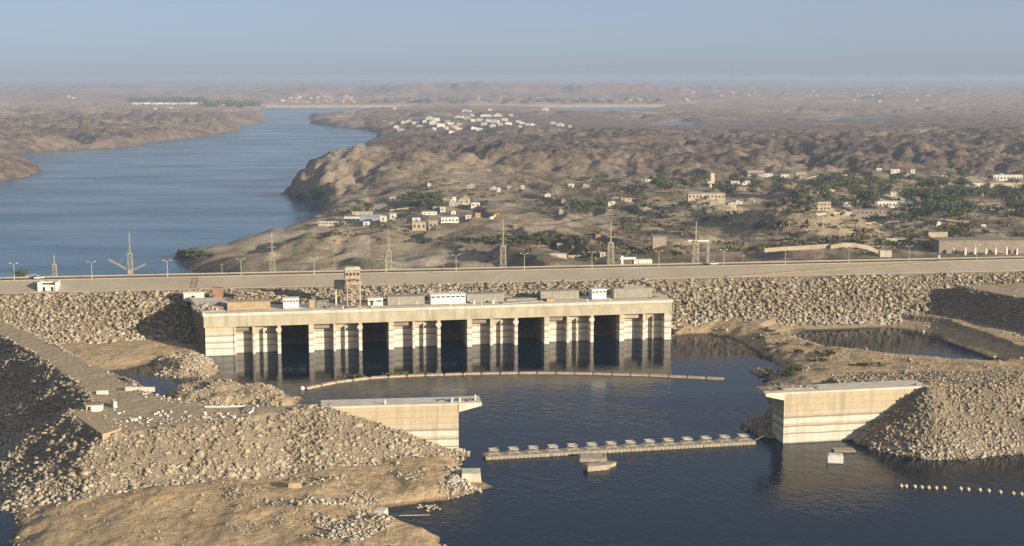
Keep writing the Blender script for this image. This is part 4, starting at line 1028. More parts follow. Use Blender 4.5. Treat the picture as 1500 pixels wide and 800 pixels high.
# corner slab
q = [at2(p, y, TOPZ) for p, y in [(104, 606), (150, 638), (176, 630), (128, 600)]]
mb = MB(); mb.prism(q[::-1] if False else q, TOPZ - 2.2, TOPZ + .35); tag(mb.build('concrete_platform', M['tan']), 'tan concrete platform at the corner of the left embankment', 'platform')
scat = [(232, 605, 1.2), (238, 603, 1.0), (228, 607, .9), (235, 609, 1.1), (242, 607, .8), (246, 610, .9), (251, 604, 1.3), (271, 604, 1.0), (266, 612, .6), (205, 613, 1.3), (196, 616, 2.0), (186, 618, 1.0), (181, 604, 1.0), (174, 606, 1.2), (168, 601, .8),
        (306, 612, 1.0), (300, 607, 1.2), (322, 606, 1.0), (334, 607, .9), (343, 612, 1.2), (242, 619, .7), (258, 618, .7), (216, 619, .9), (355, 604, .8), (310, 596, 1.0), (326, 596, 1.1), (340, 595, 1.3), (290, 594, .8), (262, 585, 1.0), (240, 580, .8)]
for k, (px, py, s) in enumerate(scat):
    s *= .62; mb = MB(); w = s * RNG.uniform(.8, 1.5); d = s * RNG.uniform(.6, 1.1); hh = s * RNG.uniform(.5, .9)
    mb.box(-w / 2, w / 2, -d / 2, d / 2, -.15, hh, (.08, .06)); q = at2(px, py, TOPZ)
    o = mb.build('stone_block', M['white2'] if k % 3 else M['coping'], None, loc=(q[0], q[1], TOPZ), rz=RNG.uniform(0, 3)); o.rotation_euler.y = RNG.normal(0, .15)
    tag(o, 'loose white block lying on the flat top of the left embankment', 'block', 'white blocks on the left embankment')
# curved white hose at the edge
pts = [at(p, y, TOPZ + zz) for p, y, zz in [(300, 596, .4), (330, 596, .4), (362, 595, .5), (371, 597, 1.3), (370, 602, .9), (364, 606, .4)]]
mb = MB()
for a, b in zip(pts[:-1], pts[1:]): mb.tube(a, b, .28, n=7)
tag(mb.build('curved_pipe', M['white2']), 'white pipe curving over the edge of the left embankment', 'pipe')

# ------------------------------------------------------------ lamp posts, poles, pylons on and behind the crest
crest = lambda px, s, z: (lambda q: (q[0], q[1], z))(on_line(px, 390, dam_pt(-300, s, 0)[:2], dam_pt(300, s, 0)[:2]))
def lamp_post():
    t = thing('street_lamp', 'slim pale street lamp with two arms on the dam crest', 'street lamp', (0, 0, 0), math.atan(DK), 'street lamps along the dam crest')
    mb = MB(); mb.lathe([(.22, 0), (.2, .9), (.14, 1.0), (.09, 7.0)], 8); mb.build('post', M['pylon'], t)
    for s in (-1, 1):
        mb = MB(); mb.tube((0, 0, 6.8), (s * 1.5, 0, 7.35), .06); a = mb.build('arm', M['pylon'], t)
        mb = MB(); mb.box(s * 1.5 - .45, s * 1.5 + .45, -.16, .16, 7.3, 7.48, (.1, .04)); mb.build('lamp_head', M['white2'], a)
    return t
def copy_tree(o, parent=None):
    c = o.copy(); COL.objects.link(c)
    if parent is not None: c.parent = parent
    for ch in list(o.children): copy_tree(ch, c)
    return c
lp = lamp_post()
for k, px in enumerate([20, 134, 245, 353, 460, 565, 668, 768, 867, 965, 1060, 1150, 1243, 1331, 1430]):
    o = lp if k == 0 else copy_tree(lp); o.location = crest(px, .7, 22.2)
for px, s, h in ((325, 9, 6), (490, 9, 7), (650, 9, 6.5), (1088, 9, 5.0), (900, 9, 3.4)):
    p = crest(px, s, 21.0); t = thing('utility_pole', 'thin brown utility pole beyond the far edge of the dam crest', 'utility pole', p, math.atan(DK), 'utility poles behind the dam crest')
    mb = MB(); mb.tube((0, 0, -4), (0, 0, h), .2, .12); mb.build('pole', M['brown'], t)
    mb = MB(); mb.box(-1.0, 1.0, -.08, .08, h - .9, h - .7); mb.build('crossarm', M['brown'], t)
def lattice(mb, z0, z1, w0, w1, n, r):
    cs = [(-1, -1), (1, -1), (1, 1), (-1, 1)]
    L = lambda k: (z0 + (z1 - z0) * k / n, w0 + (w1 - w0) * k / n)
    for (a, b) in cs: mb.tube((a * w0, b * w0, z0), (a * w1, b * w1, z1), r, n=4)
    for k in range(n):
        za, wa = L(k); zb, wb = L(k + 1)
        for i in range(4):
            a, b = cs[i], cs[(i + 1) % 4]
            mb.tube((a[0] * wa, a[1] * wa, za), (b[0] * wb, b[1] * wb, zb), r * .7, n=4, caps=False)
            mb.tube((b[0] * wa, b[1] * wa, za), (a[0] * wb, a[1] * wb, zb), r * .7, n=4, caps=False)
            mb.tube((a[0] * wb, a[1] * wb, zb), (b[0] * wb, b[1] * wb, zb), r * .6, n=4, caps=False)
def pylon(px, ytop, ymid, Y, label, body_w=1.5, arms=True, mat='pylon'):
    body_w *= .82
    top = at_depth(px, ytop, Y); mid = at_depth(px, ymid, Y); g = gz(top[0], Y) - .5
    t = thing('pylon', label, 'pylon', (top[0], Y, g), math.atan(DK), None)
    zt, zm = top[2] - g, mid[2] - g
    mb = MB(); lattice(mb, 0, zm, body_w * 2.0, body_w, max(4, int(zm / 4)), .14); mb.build('base_tower', M[mat], t)
    mb = MB(); lattice(mb, zm, zt - 1.5, body_w * .30, .12, max(4, int((zt - zm) / 2.2)), .075); mb.tube((0, 0, zt - 1.6), (0, 0, zt), .1, .05); mb.build('mast', M[mat], t)
    mb = MB(); mb.box(-body_w * 1.15, body_w * 1.15, -body_w * 1.15, body_w * 1.15, zm, zm + .35); mb.build('platform', M[mat], t)
    if arms:
        for f, w in ((.25, 2.2), (.55, 1.7)):
            z = zm + (zt - zm) * f; mb = MB(); mb.tube((-w, 0, z), (w, 0, z), .09, n=5); mb.tube((-w, 0, z), (0, 0, z + 1.0), .06, n=4); mb.tube((w, 0, z), (0, 0, z + 1.0), .06, n=4); mb.build('crossarm', M[mat], t)
    return t, zm, zt
pylon(79, 371, 388, 705, 'pale lattice mast behind the dam crest at the far left', 1.0, False, 'pylon')
t, zm, zt = pylon(189, 338, 372, 708, 'lattice derrick mast with two slanting booms before the river', 1.2, False, 'pylon')
zb = zm - 8.8
for pts, nm in (([(0, 0, zb), (-10.5, 0, zb + 6.2)], 'boom'), ([(0, 0, zb), (7.5, 0, zb + 3.6)], 'boom')):
    a, b = Vector(pts[0]), Vector(pts[1]); mb = MB()
    for o in ((0, .45, .45), (0, -.45, .45), (0, .45, -.45), (0, -.45, -.45)): mb.tube(a + Vector(o), b + Vector(o) * .6, .13, n=4)
    for k in range(8):
        p, q = a.lerp(b, k / 8), a.lerp(b, (k + 1) / 8); mb.tube(p + Vector((0, .45, .45)), q + Vector((0, -.45, -.45)), .1, n=4); mb.tube(p + Vector((0, -.45, .45)), q + Vector((0, .45, -.45)), .1, n=4)
    mb.box(min(a.x, b.x) + .1, max(a.x, b.x) - .1, -.1, .1, min(a.z, b.z), min(a.z, b.z) + .2) if False else None
    mb.build(nm, M['timber'], t)
mb = MB(); mb.tube((-6, 0, zb + 3.5), (0, 0, zm + 3), .06, n=4); mb.build('stay', M['pylon'], t)
mb = MB(); mb.box(-1.2, 1.2, -1.1, 1.1, zb - 1.2, zb + 1.0); mb.build('winch_house', M['pinkish'], t)
pylon(398, 339, 371, 715, 'lattice pylon standing between the shaded river bank and the pale spoil strip', 1.4)
pylon(569, 334, 368, 735, 'lattice pylon right of the hoist tower', 1.5)
pylon(737, 318, 361, 750, 'tallest lattice pylon, before the strip of green shrubs', 1.5)
pylon(895, 322, 356, 770, 'lattice pylon beside the white portal and the long white hut', 1.6)
t, zm, zt = pylon(1020, 322, 353, 790, 'lattice pylon carrying a horizontal beam to a second leg', 1.6, False)
mb = MB(); mb.box(-4.5, 7.6, -.35, .35, zm - .4, zm + .5); mb.build('beam', M['white2'], t)
mb = MB(); lattice(mb, 0, zm - .45, .8, .5, 10, .12); o = mb.build('second_leg', M['pylon'], t); o.location = (7.0, 0, 0)
# vehicles and fittings at the crest
def car(pos, rz, body, label):
    t = thing('parked_car', label, 'car', pos, rz)
    mb = MB(); mb.sweep_xz([(-2.1, .35), (2.1, .35), (2.15, .8), (1.2, .95), (-2.0, .95)], -.82, .82); b = mb.build('body', body, t, bevel=.06)
    mb = MB(); mb.sweep_xz([(-1.7, .953), (1.0, .953), (.45, 1.5), (-1.3, 1.5)], -.74, .74); mb.build('cabin', M['glass'], t)
    mb = MB(); mb.box(-1.28, .43, -.72, .72, 1.503, 1.56); mb.build('roof', body, t)
    for x in (-1.35, 1.35):
        for y in (-.84, .66):
            mb = MB(); mb.tube((x, y, .33), (x, y + .18, .33), .33, n=12); mb.build('wheel', M['dark'], t)
car(crest(1045, 3.2, 22.05), math.atan(DK), M['white'], 'white car parked on the dam crest behind the pylon with the beam')
car(crest(56, 3.2, 22.05), math.atan(DK) + .3, M['white'], 'white car on the dam crest near the far left lamp')
mb = MB(); mb.box(-3.4, 3.4, -.25, .25, 0, .35); mb.box(-.9, .9, -.6, .6, .353, 1.0, (.3, .2)); mb.box(-2.9, -2.6, -.2, .2, .353, 1.4); mb.tube((-2.6, 0, 1.2), (-.9, 0, .8), .08); mb.tube((-2.7, 0, 1.35), (1.6, 0, 2.2), .09)
tag(mb.build('road_barrier', M['white2'], None, loc=crest(47, 8.5, 21.4), rz=.2), 'white barrier with a raised arm behind the crest at the far left', 'barrier')
mb = MB(); mb.lathe([(1.3, 0), (.9, .6), (.35, 2.4), (.1, 2.8)], 5); tag(mb.build('concrete_marker', M['white'], None, loc=crest(1375, 8, 21.4)), 'white pointed concrete marker at the left end of the long brown warehouse', 'marker')
q = crest(910, 11, 19.5); t = thing('white_portal', 'white flat topped gate portal behind the dam crest beside the long hut', 'gate', q, math.atan(DK))
mb = MB(); mb.box(0, 1.0, 0, 1.6, -6, 6.6); mb.build('post', M['white'], t); mb = MB(); mb.box(5.4, 6.1, .3, 1.2, -6, 4.9); mb.build('post', M['white2'], t); mb = MB(); mb.box(-.6, 7.0, -.2, 2.0, 5.0, 5.9); mb.build('lintel', M['white'], t)
q = crest(929, 9, 20.2); t = thing('roadside_hut', 'long low white hut with a row of dark openings behind the dam crest', 'hut', q, math.atan(DK))
mb = MB(); mb.box(0, 8.6, 0, 3.5, -3, 4.0); b = mb.build('wall', M['white2'], t); mb = MB(); mb.box(-.2, 8.8, -.3, 3.7, 4.003, 4.25); mb.build('roof', M['white2'], t)
for k in range(6):
    mb = MB(); mb.box(.5 + k * 1.35, 1.35 + k * 1.35, -.06, -.003, 1.2, 2.5); mb.build('opening', M['dark'], t)

# ------------------------------------------------------------ buildings beyond the dam
M['win'] = simple('shaded_opening', (.075, .068, .058), .7, .3, .6); M['house_white'] = simple('dusty_whitewash', (.60, .565, .50), .8, .3, .25); M['house_white2'] = simple('dusty_render', (.45, .405, .33), .85, .3, .25); M['house_cream'] = simple('dusty_cream', (.43, .36, .26), .85, .3, .25)
def house(px0, px1, ybase, hpx, label, mat='white', cat='house', name='house', dep=None, roof='flat', rz=0.0, group=None, wins=None, roofmat=None, simple_=False, base=None, z=None, floors=1):
    mat = {'white': 'house_white', 'white2': 'house_white2', 'cream': 'house_cream'}.get(mat, mat)
    pxm = (px0 + px1) / 2
    x, y, g = hit(pxm, ybase) if base is None else base
    if z is not None: g = z
    k = math.hypot(x, y) / math.hypot(ray(pxm, ybase)[0], ray(pxm, ybase)[1]) / FPX       # metres per pixel
    w = (px1 - px0) * k; h = hpx * k; d = dep or min(max(w * .6, 5), 14)
    gg = min(gz(x - w / 2, y), gz(x + w / 2, y), g)
    if simple_:
        mb = MB(); mb.box(-w / 2, w / 2, 0, d, -2.5, h)
        if roof == 'gable': mb.sweep_xz([(-w / 2 - .2, h + .003), (w / 2 + .2, h + .003), (0, h + w * .22)], -.2, d + .2)
        else:
            mb.box(-w / 2 - .12, w / 2 + .12, -.12, d + .12, h + .003, h + .35)
            mb.box(-w * .3, 0, d * .3, d * .8, h + .353, h + 1.6)
        me = mb.mesh(name, [M[mat], M['win']]); nb = len(me.polygons)
        mb2 = MB(); n = max(1, int(w / 4))
        for j in range(n): c = -w / 2 + w * (j + .5) / n; mb2.box(c - .5, c + .5, -.08, -.003, h * .35, h * .72)
        mb.v += [] ; base_n = len(mb.f); mb.add(mb2.v, mb2.f); me = mb.mesh(name, [M[mat], M['win']])
        for p_ in me.polygons[base_n:]: p_.material_index = 1
        return tag(link(name, me, None, (x, y, g), rz), label, cat, group)
    t = thing(name, label, cat, (x, y, g), rz, group)
    mb = MB(); mb.box(-w / 2, w / 2, 0, d, -3.0 - (g - gg), h); mb.build('wall', M[mat], t)
    rm = roofmat or M[mat]
    if roof == 'flat':
        mb = MB(); mb.box(-w / 2 - .3, w / 2 + .3, -.35, d + .3, h + .003, h + .4); mb.build('roof', rm, t)
    elif roof == 'gable':
        mb = MB(); mb.sweep_xz([(-w / 2 - .4, h + .003), (w / 2 + .4, h + .003), (0, h + w * .28)], -.4, d + .4); mb.build('roof', rm, t)
    elif roof == 'ridge':
        mb = MB(); a = w / 2 + .4
        mb.add([(-a, -.4, h + .003), (a, -.4, h + .003), (a, d + .4, h + .003), (-a, d + .4, h + .003), (-a, d / 2, h + d * .22), (a, d / 2, h + d * .22)], [(0, 1, 5, 4), (2, 3, 4, 5), (0, 4, 3), (1, 2, 5), (3, 2, 1, 0)]); mb.build('roof', rm, t)
    elif roof == 'dome':
        mb = MB(); mb.lathe([(w * .5, h + .003), (w * .46, h + w * .18), (w * .3, h + w * .36), (w * .1, h + w * .44)], 14, (0, d / 2)); mb.build('dome', rm, t)
    n = wins if wins is not None else max(1, min(12, int(w / 4.5)))
    for f in range(floors):
        for j in range(n):
            c = -w / 2 + w * (j + .5) / n; ww = min(.9, w / n * .28); z0 = h * (f + .35) / floors; z1 = h * (f + .72) / floors
            mb = MB(); mb.box(c - ww, c + ww, -.1, -.003, z0, z1); mb.build('window', M['win'], t)
    return t
G1 = 'white buildings of the riverside camp'
house(466, 506, 331, 6, 'low ruined white wall building nearest the river', 'white2', roof='flat', wins=8, dep=4)
house(504, 527, 326, 7, 'long white building just left of the grey blue shed', 'white', wins=4)
t = house(527, 558, 325, 7, 'long shed with grey blue roof between two white buildings', 'greyblue', 'shed', 'long_shed', 10, 'ridge', roofmat=M['greyblue'], wins=0)
house(557, 566, 326, 8, 'small tall white building at the right end of the grey blue shed', 'white')
house(571, 580, 322, 8, 'white building right of the grey blue shed, slightly higher up', 'white')
house(532, 541, 331, 5, 'small white hut in front of the grey blue shed', 'white', 'hut', 'small_hut')
house(516, 545, 314, 3, 'thin white roofed row behind the grey blue shed', 'white2', dep=5)
house(604, 616, 326, 6, 'white house above the two tan block buildings', 'white')
house(604, 624, 339, 12, 'larger of the two tan block buildings at the edge of the plain', 'tan' if False else 'cream', 'building', 'block_building', 10, wins=3)
house(628, 640, 337, 12, 'smaller cubic tan block building at the edge of the plain', 'cream', 'building', 'block_building', 9, wins=2)
house(618, 640, 315, 4, 'long low white wall building left of the bluish shed', 'white', dep=4, rz=.15)
house(634, 644, 311, 7, 'bluish shed beside a white house above the long white row', 'greyblue', 'shed', 'small_shed', wins=1)
house(645, 652, 311, 7, 'white house touching the bluish shed on its right', 'white')
house(645, 652, 299, 7, 'cream house at the right edge of the dark grove', 'cream')
house(660, 668, 297, 4, 'white domed building right of the dark grove', 'white', 'building', 'domed_building', 8, 'dome', wins=1)
house(672, 688, 300, 8, 'pinkish gabled hall with a white front wall', 'cream', 'hall', 'gabled_hall', 12, 'gable', roofmat=M['pinkish'], wins=2)
house(690, 703, 305, 6, 'white house right of the pinkish gabled hall', 'white')
house(658, 671, 304, 4, 'low white annex under the white domed building', 'white2', dep=5)
house(646, 672, 327, 7, 'long white building by the yellow vehicles, slightly turned', 'white', rz=.25, wins=5)
house(682, 690, 320, 4, 'low white hut between the long white building and the orange container', 'white', 'hut', 'small_hut')
house(571, 579, 297, 8, 'tan tower house left of the dark grove', 'cream', 'tower house', 'tower_house')
house(696, 704, 320, 7, 'orange container at the edge of the plain', 'orange', 'container', 'cargo_container', 3, wins=0)
def digger(px, py, label):
    x, y, g = hit(px, py); t = thing('excavator', label, 'excavator', (x, y, g), .2)
    for s in (-1.1, .6):
        mb = MB(); mb.sweep_xz([(-1.9, 0), (1.9, 0), (2.2, .4), (1.9, .85), (-1.9, .85), (-2.2, .4)], s, s + .55); mb.build('track', M['dark'], t)
    mb = MB(); mb.box(-2.2, 1.4, -1.3, 1.3, .9, 2.3, (.1, .1)); mb.build('body', M['yellow'], t)
    mb = MB(); mb.box(-.2, 1.3, -1.2, .1, 2.303, 4.0, (.15, .1)); mb.build('cab', M['yellow'], t)
    mb = MB(); mb.tube((1.2, .5, 1.8), (4.0, .5, 4.8), .35, .28); mb.build('boom', M['yellow'], t); mb = MB(); mb.tube((4.0, .5, 4.8), (5.6, .5, 1.8), .25, .2); mb.build('dipper_arm', M['yellow'], t)
    mb = MB(); mb.sweep_xz([(5.2, .6), (6.3, .5), (6.2, 1.8), (5.4, 1.9)], 0, 1.0); mb.build('bucket', M['steel'], t)
digger(724, 320, 'yellow excavator standing on the plain right of the orange container')
house(752, 757, 336, 6, 'small orange hut alone on the open grey plain', 'orange', 'hut', 'small_hut')
house(743, 749, 277, 3, 'tiny white hut, left of two on the upper plain', 'white', 'hut', 'small_hut'); house(763, 768, 277, 4, 'tiny white hut, right of two on the upper plain', 'white', 'hut', 'small_hut')
house(833, 841, 274, 4, 'white house before the upper green belt', 'white'); house(940, 957, 267, 3, 'long white roof in the upper green belt', 'white', dep=6)
house(873, 880, 352, 7, 'pink hut at the right end of the shrub strip', 'orange', 'hut', 'small_hut'); house(891, 901, 301, 5, 'white house beside the tall dark trees on the plain', 'white')
house(956, 976, 362, 14, 'pinkish red walled block right of the white portal', 'rust' if False else 'pinkish', 'building', 'block_building', 9, wins=0)
house(806, 830, 377, 4, 'broken white low wall left of the small white box house', 'white2', 'wall', 'low_wall', 2, wins=0); house(832, 856, 378, 3, 'second piece of broken low white wall', 'cream', 'wall', 'low_wall', 2, wins=0)
house(879, 887, 377, 5, 'small white box house with a thin chimney near the pylon', 'white2')
house(816, 824, 367, 8, 'pale cream hut on the small mound', 'cream', 'hut', 'small_hut')
house(910, 925, 296, 4, 'cream low house on the plain below the dark hollow', 'cream')
# hall with a water tower
t = house(1008, 1062, 293, 8, 'long cream hall with many windows below the water tower', 'cream', 'hall', 'long_hall', 14, wins=10)
x, y, g = hit(1041, 283); k = y / FPX; t = thing('water_tower', 'cream concrete water tower with a square tank above the long hall', 'water tower', (x, y, g))
mb = MB(); mb.box(-2.3 * k, 2.3 * k, 0, 5 * k, -3, 14 * k, (.6, .6)); mb.build('stem', M['cream'], t); mb = MB(); mb.box(-5 * k, 5 * k, -1.5 * k, 6 * k, 14 * k + .003, 17 * k); mb.build('platform', M['cream'], t)
mb = MB(); mb.box(-.5 * k, 5.5 * k, -.5 * k, 5 * k, 17 * k + .003, 29 * k, (.3, .3)); tk = mb.build('tank', M['cream'], t); mb = MB(); mb.box(1.5 * k, 3.5 * k, -.5 * k - .2, -.5 * k + .1, 20 * k, 25 * k); mb.build('hatch', M['white2'], tk)
house(1071, 1099, 271, 5, 'white roofed shed right of the water tower', 'white', 'shed', 'long_shed', 10); house(1120, 1132, 259, 4, 'white house left of the stepped white house', 'white')
house(1135, 1146, 266, 4, 'lower half of the stepped white house row', 'white'); house(1144, 1156, 261, 5, 'upper half of the stepped white house row', 'white'); house(1095, 1120, 259, 7, 'pale open frame building behind the green trees', 'timber', 'building', 'frame_building', wins=8); house(1165, 1181, 262, 9, 'pale grey frame building right of the stepped white house', 'timber', 'building', 'frame_building', wins=4)
house(1183, 1217, 309, 12, 'cream two storey block with horizontal window strips', 'cream', 'apartment block', 'apartment_block', 10, wins=6, floors=2); house(1226, 1246, 303, 6, 'low white wall house right of the cream two storey block', 'white2', dep=5)
house(1282, 1337, 305, 9, 'long white fronted school like block with dark openings', 'white', 'building', 'long_building', 10, wins=11); house(1247, 1299, 323, 15, 'brown two storey shell with empty windows', 'brown', 'building', 'ruined_building', 12, wins=8, floors=2)
house(1352, 1363, 304, 6, 'white house right of the long white fronted block', 'white'); house(1365, 1377, 303, 4, 'low white house with grey roof beside the large trees', 'white2'); house(1305, 1313, 287, 4, 'white hut in the scrub above the long white block', 'white', 'hut', 'small_hut'); house(1352, 1360, 283, 3, 'small pale hut among the upper right trees', 'white2', 'hut', 'small_hut')
house(1284, 1291, 250, 3, 'tiny white hut at the foot of the shaded hill', 'white', 'hut', 'small_hut'); house(1305, 1318, 254, 5, 'white house on the terrace left of the dry slope', 'white'); house(1334, 1340, 254, 5, 'tall white hut on the terrace left of the dry slope', 'white', 'hut', 'small_hut'); house(1382, 1388, 259, 4, 'white hut alone on the dry slope', 'white', 'hut', 'small_hut')
house(1455, 1498, 266, 9, 'long white building at the right edge below the shaded hill', 'white', 'building', 'long_building', 10, wins=9); house(1426, 1440, 274, 5, 'white house left of the long building at the right edge', 'white'); house(1450, 1500, 275, 6, 'pale walled yard at the right edge', 'cream', 'building', 'walled_yard', 12, wins=0)
house(1445, 1475, 302, 4, 'low brown shed row right of the grove of tall trees', 'brown', 'shed', 'long_shed', 8, wins=6)
house(1372, 1379, 332, 4, 'white tank house beside the asphalt road', 'white', 'tank', 'water_tank', 6, 'dome', wins=0); house(1438, 1444, 335, 5, 'tiny white hut by the road at the right', 'white', 'hut', 'small_hut')
house(1360, 1388, 352, 11, 'cream retaining wall above the left end of the brown warehouse', 'cream', 'retaining wall', 'retaining_wall', 3, wins=0); house(1298, 1330, 356, 6, 'pale cream terrace wall above the curved white wall', 'cream', 'retaining wall', 'retaining_wall', 3, wins=0)
# long brown warehouse
a = hit(1375, 375); b = hit(1500, 371); rzw = math.atan2(b[1] - a[1], b[0] - a[0])
house(1374, 1560, 371, 18, 'very long brown warehouse with pale posts along its shaded foot', 'brown', 'warehouse', 'warehouse', 22, wins=0, rz=.04)
for k, px in enumerate((1391, 1409, 1423, 1439, 1453, 1469, 1484, 1495)):
    x, y, g = hit(px, 371); mb = MB(); mb.box(-.7, .7, -.7, .7, -3, 1.6 + (k % 3) * .5); mb.box(-.35, .35, -.35, .35, 1.6 + (k % 3) * .5 + .003, 2.6 + (k % 3) * .5)
    tag(mb.build('concrete_post', M['white2'], None, loc=(x, y - 8, g + 2.0)), 'pale concrete post before the long brown warehouse', 'post', 'pale posts before the warehouse')
# curved white wall on a mound
def curved_wall(pts, label, h, thick=1.2):
    P_ = []
    for px, yb in pts:
        x, y, g = at(px, yb, -17.0); P_.append((x, y))
    return P_
def terrace_wall(pts, label, Y, hpx):
    mb = MB()
    for (p0, t0), (p1, t1) in zip(pts[:-1], pts[1:]):
        a, b = at_depth(p0, t0, Y), at_depth(p1, t1, Y); hz = hpx * Y / FPX
        mb.add([(a[0], Y, a[2] - hz), (b[0], Y, b[2] - hz), (b[0], Y, b[2]), (a[0], Y, a[2]), (a[0], Y + 1.2, a[2] - hz), (b[0], Y + 1.2, b[2] - hz), (b[0], Y + 1.2, b[2]), (a[0], Y + 1.2, a[2])],
               [(0, 1, 2, 3), (5, 4, 7, 6), (3, 2, 6, 7), (1, 0, 4, 5), (0, 3, 7, 4), (2, 1, 5, 6)])
    return tag(mb.build('terrace_wall', M['house_cream']), label, 'wall')
terrace_wall([(1120, 364), (1150, 361.5), (1180, 360), (1214, 357.5)], 'long white terrace wall rising to the right behind the dam crest', 860, 6)
terrace_wall([(1217, 359), (1235, 356), (1250, 356), (1270, 359.5), (1287, 366)], 'white wall curving over the top of a brown mound', 858, 6)
house(1289, 1306, 377, 9, 'short white wall block at the right end of the curved wall', 'white2', 'wall', 'low_wall', 3, wins=0)
# far settlement on the promontory
k = 0
def far_house(px, py, w, h, label, group, mat='white', roof='flat'):
    return house(px - w / 2, px + w / 2, py, h, label, mat, 'house', 'village_house', None, roof, RNG.uniform(-.3, .3), group, simple_=True)
rr = random.Random(5)
rows = [(574, 183, 8, 3), (580, 188, 7, 3), (587, 192, 10, 3), (592, 182, 9, 3), (601, 180, 12, 3), (608, 183, 10, 4), (614, 187, 8, 3), (630, 177, 14, 4), (634, 183, 11, 4), (640, 179, 9, 4), (646, 186, 12, 4), (652, 189, 8, 3), (655, 180, 7, 3), (660, 184, 11, 4), (666, 189, 12, 3), (673, 184, 8, 3), (662, 195, 9, 2.5), (672, 191, 9, 3), (636, 191, 6, 2.5), (622, 180, 6, 3), (672, 173, 12, 2.5), (684, 176, 10, 2.5),
        (693, 179, 7, 3), (702, 178, 8, 3), (694, 190, 8, 3), (702, 191, 9, 3), (708, 184, 8, 3.5), (716, 179, 9, 3.5), (725, 180, 10, 4), (733, 184, 7, 3), (721, 187, 8, 3), (739, 177, 9, 3), (745, 183, 10, 3), (759, 180, 7, 2.5), (765, 182, 8, 2.5), (762, 187, 6, 2), (774, 184, 9, 2.5), (780, 184, 7, 2.5), (810, 182, 7, 3), (820, 185, 10, 2.5), (835, 187, 5, 3), (729, 171, 14, 2), (712, 171, 16, 2.5), (680, 164, 7, 2), (687, 165, 6, 2), (692, 171, 5, 2), (718, 163, 6, 2), (798, 163, 9, 3), (748, 170, 5, 2), (578, 160, 5, 2)]
for px, py, w, h in rows: far_house(px, py, w, h, 'small white house in the far settlement on the rocky promontory', 'white houses on the far promontory', rr.choice(['white', 'white', 'white', 'white2', 'cream']), rr.choice(['flat', 'flat', 'gable']))
for i in range(34):
    px = rr.uniform(402, 520); py = rr.uniform(141, 151); far_house(px, py, rr.uniform(3, 7), rr.uniform(1.3, 2.2), 'tiny pale house in the village beyond the head of the river', 'pale houses beyond the old dam', rr.choice(['white', 'white2', 'cream']))
for i, px in enumerate(np.linspace(197, 285, 10)): far_house(px, 153 - .1 * (i % 3), 8.5, 2.2, 'white building in the long row on the far left bank before dark trees', 'white row on the far left bank')
for px, py in ((296, 153), (303, 155), (328, 156), (357, 156), (228, 161), (250, 160), (100, 143), (108, 145)): far_house(px, py, 5, 2.4, 'scattered pale house on the far left bank', 'scattered houses on the far left bank', 'white2')
for i in range(26):
    px = rr.uniform(1000, 1400); py = rr.uniform(133, 150); far_house(px, py, rr.uniform(3, 6), rr.uniform(1.3, 2.4), 'tiny pale house among the hazy rocks at upper right', 'hazy houses at upper right', rr.choice(['white2', 'cream']))
for i in range(16):
    px = rr.uniform(560, 960); py = rr.uniform(144, 151); far_house(px, py, rr.uniform(3, 6), rr.uniform(1.2, 2), 'tiny pale house on the bank behind the old dam', 'tiny houses behind the old dam', rr.choice(['white2', 'cream']))
# the old dam far downstream
A, B = at(388, 158, RIVER), at(975, 157, RIVER)
d = thing('old_masonry_dam', 'long thin pinkish masonry dam across the far end of the river', 'dam', A, math.atan2(B[1] - A[1], B[0] - A[0]))
L_ = math.hypot(B[0] - A[0], B[1] - A[1]); mb = MB(); mb.sweep_xz if False else None
mb.add([(0, 0, -10), (L_, 0, -10), (L_, 6, 13), (0, 6, 13), (0, 30, -10), (L_, 30, -10), (L_, 16, 13), (0, 16, 13)], [(0, 1, 2, 3), (3, 2, 6, 7), (5, 4, 7, 6), (0, 3, 7, 4), (1, 5, 6, 2), (4, 5, 1, 0)]); M['masonry'] = simple('pink_masonry', (.33, .26, .21), .9, .15, .02)
mb.build('wall', M['masonry'], d); mb = MB(); mb.box(0, L_, 5.5, 7, 13.003, 14.6); mb.build('parapet', M['masonry'], d)
mb = MB(); mb.box(30, 46, 2, 20, 13.003, 24); mb.build('gate_tower', M['masonry'], d)

# ------------------------------------------------------------ trees and shrubs
def crown_mesh(name, mat, clumps, n, leaf, seed, trunk=None):
    r = np.random.default_rng(seed); V = []; F = []
    tot = sum(c[3] for c in clumps); q = 0
    for (cx, cy, cz, rad, fl) in clumps:
        m = int(n * rad / tot)
        p = r.normal(size=(m, 3)); p /= np.linalg.norm(p, axis=1)[:, None]; p *= (r.uniform(.25, 1, (m, 1)) ** .5) * rad; p[:, 2] *= fl
        for c in p + np.array((cx, cy, cz)):
            a = r.normal(size=3); a /= np.linalg.norm(a); b = np.cross(a, r.normal(size=3)); b /= np.linalg.norm(b); s = leaf * r.uniform(.6, 1.3)
            V += [c - a * s, c - b * s * .6, c + a * s, c + b * s * .6]; F.append((q, q + 1, q + 2, q + 3)); q += 4
    return mesh_np(name, np.array(V), np.array(F), mat)
def clumps(seed, h, r, n):
    q = np.random.default_rng(seed); return [(q.normal(0, r * .42), q.normal(0, r * .42), h * q.uniform(.45, .88), r * q.uniform(.35, .62), .8) for _ in range(n)]
TR_L = [crown_mesh('crown', M['leaf'], clumps(20 + i, 9, 4.2, 9), 420, .55, 40 + i) for i in range(4)]
TR_D = [crown_mesh('crown', M['leaf_dry'], clumps(30 + i, 8, 3.8, 8), 340, .5, 50 + i) for i in range(2)]
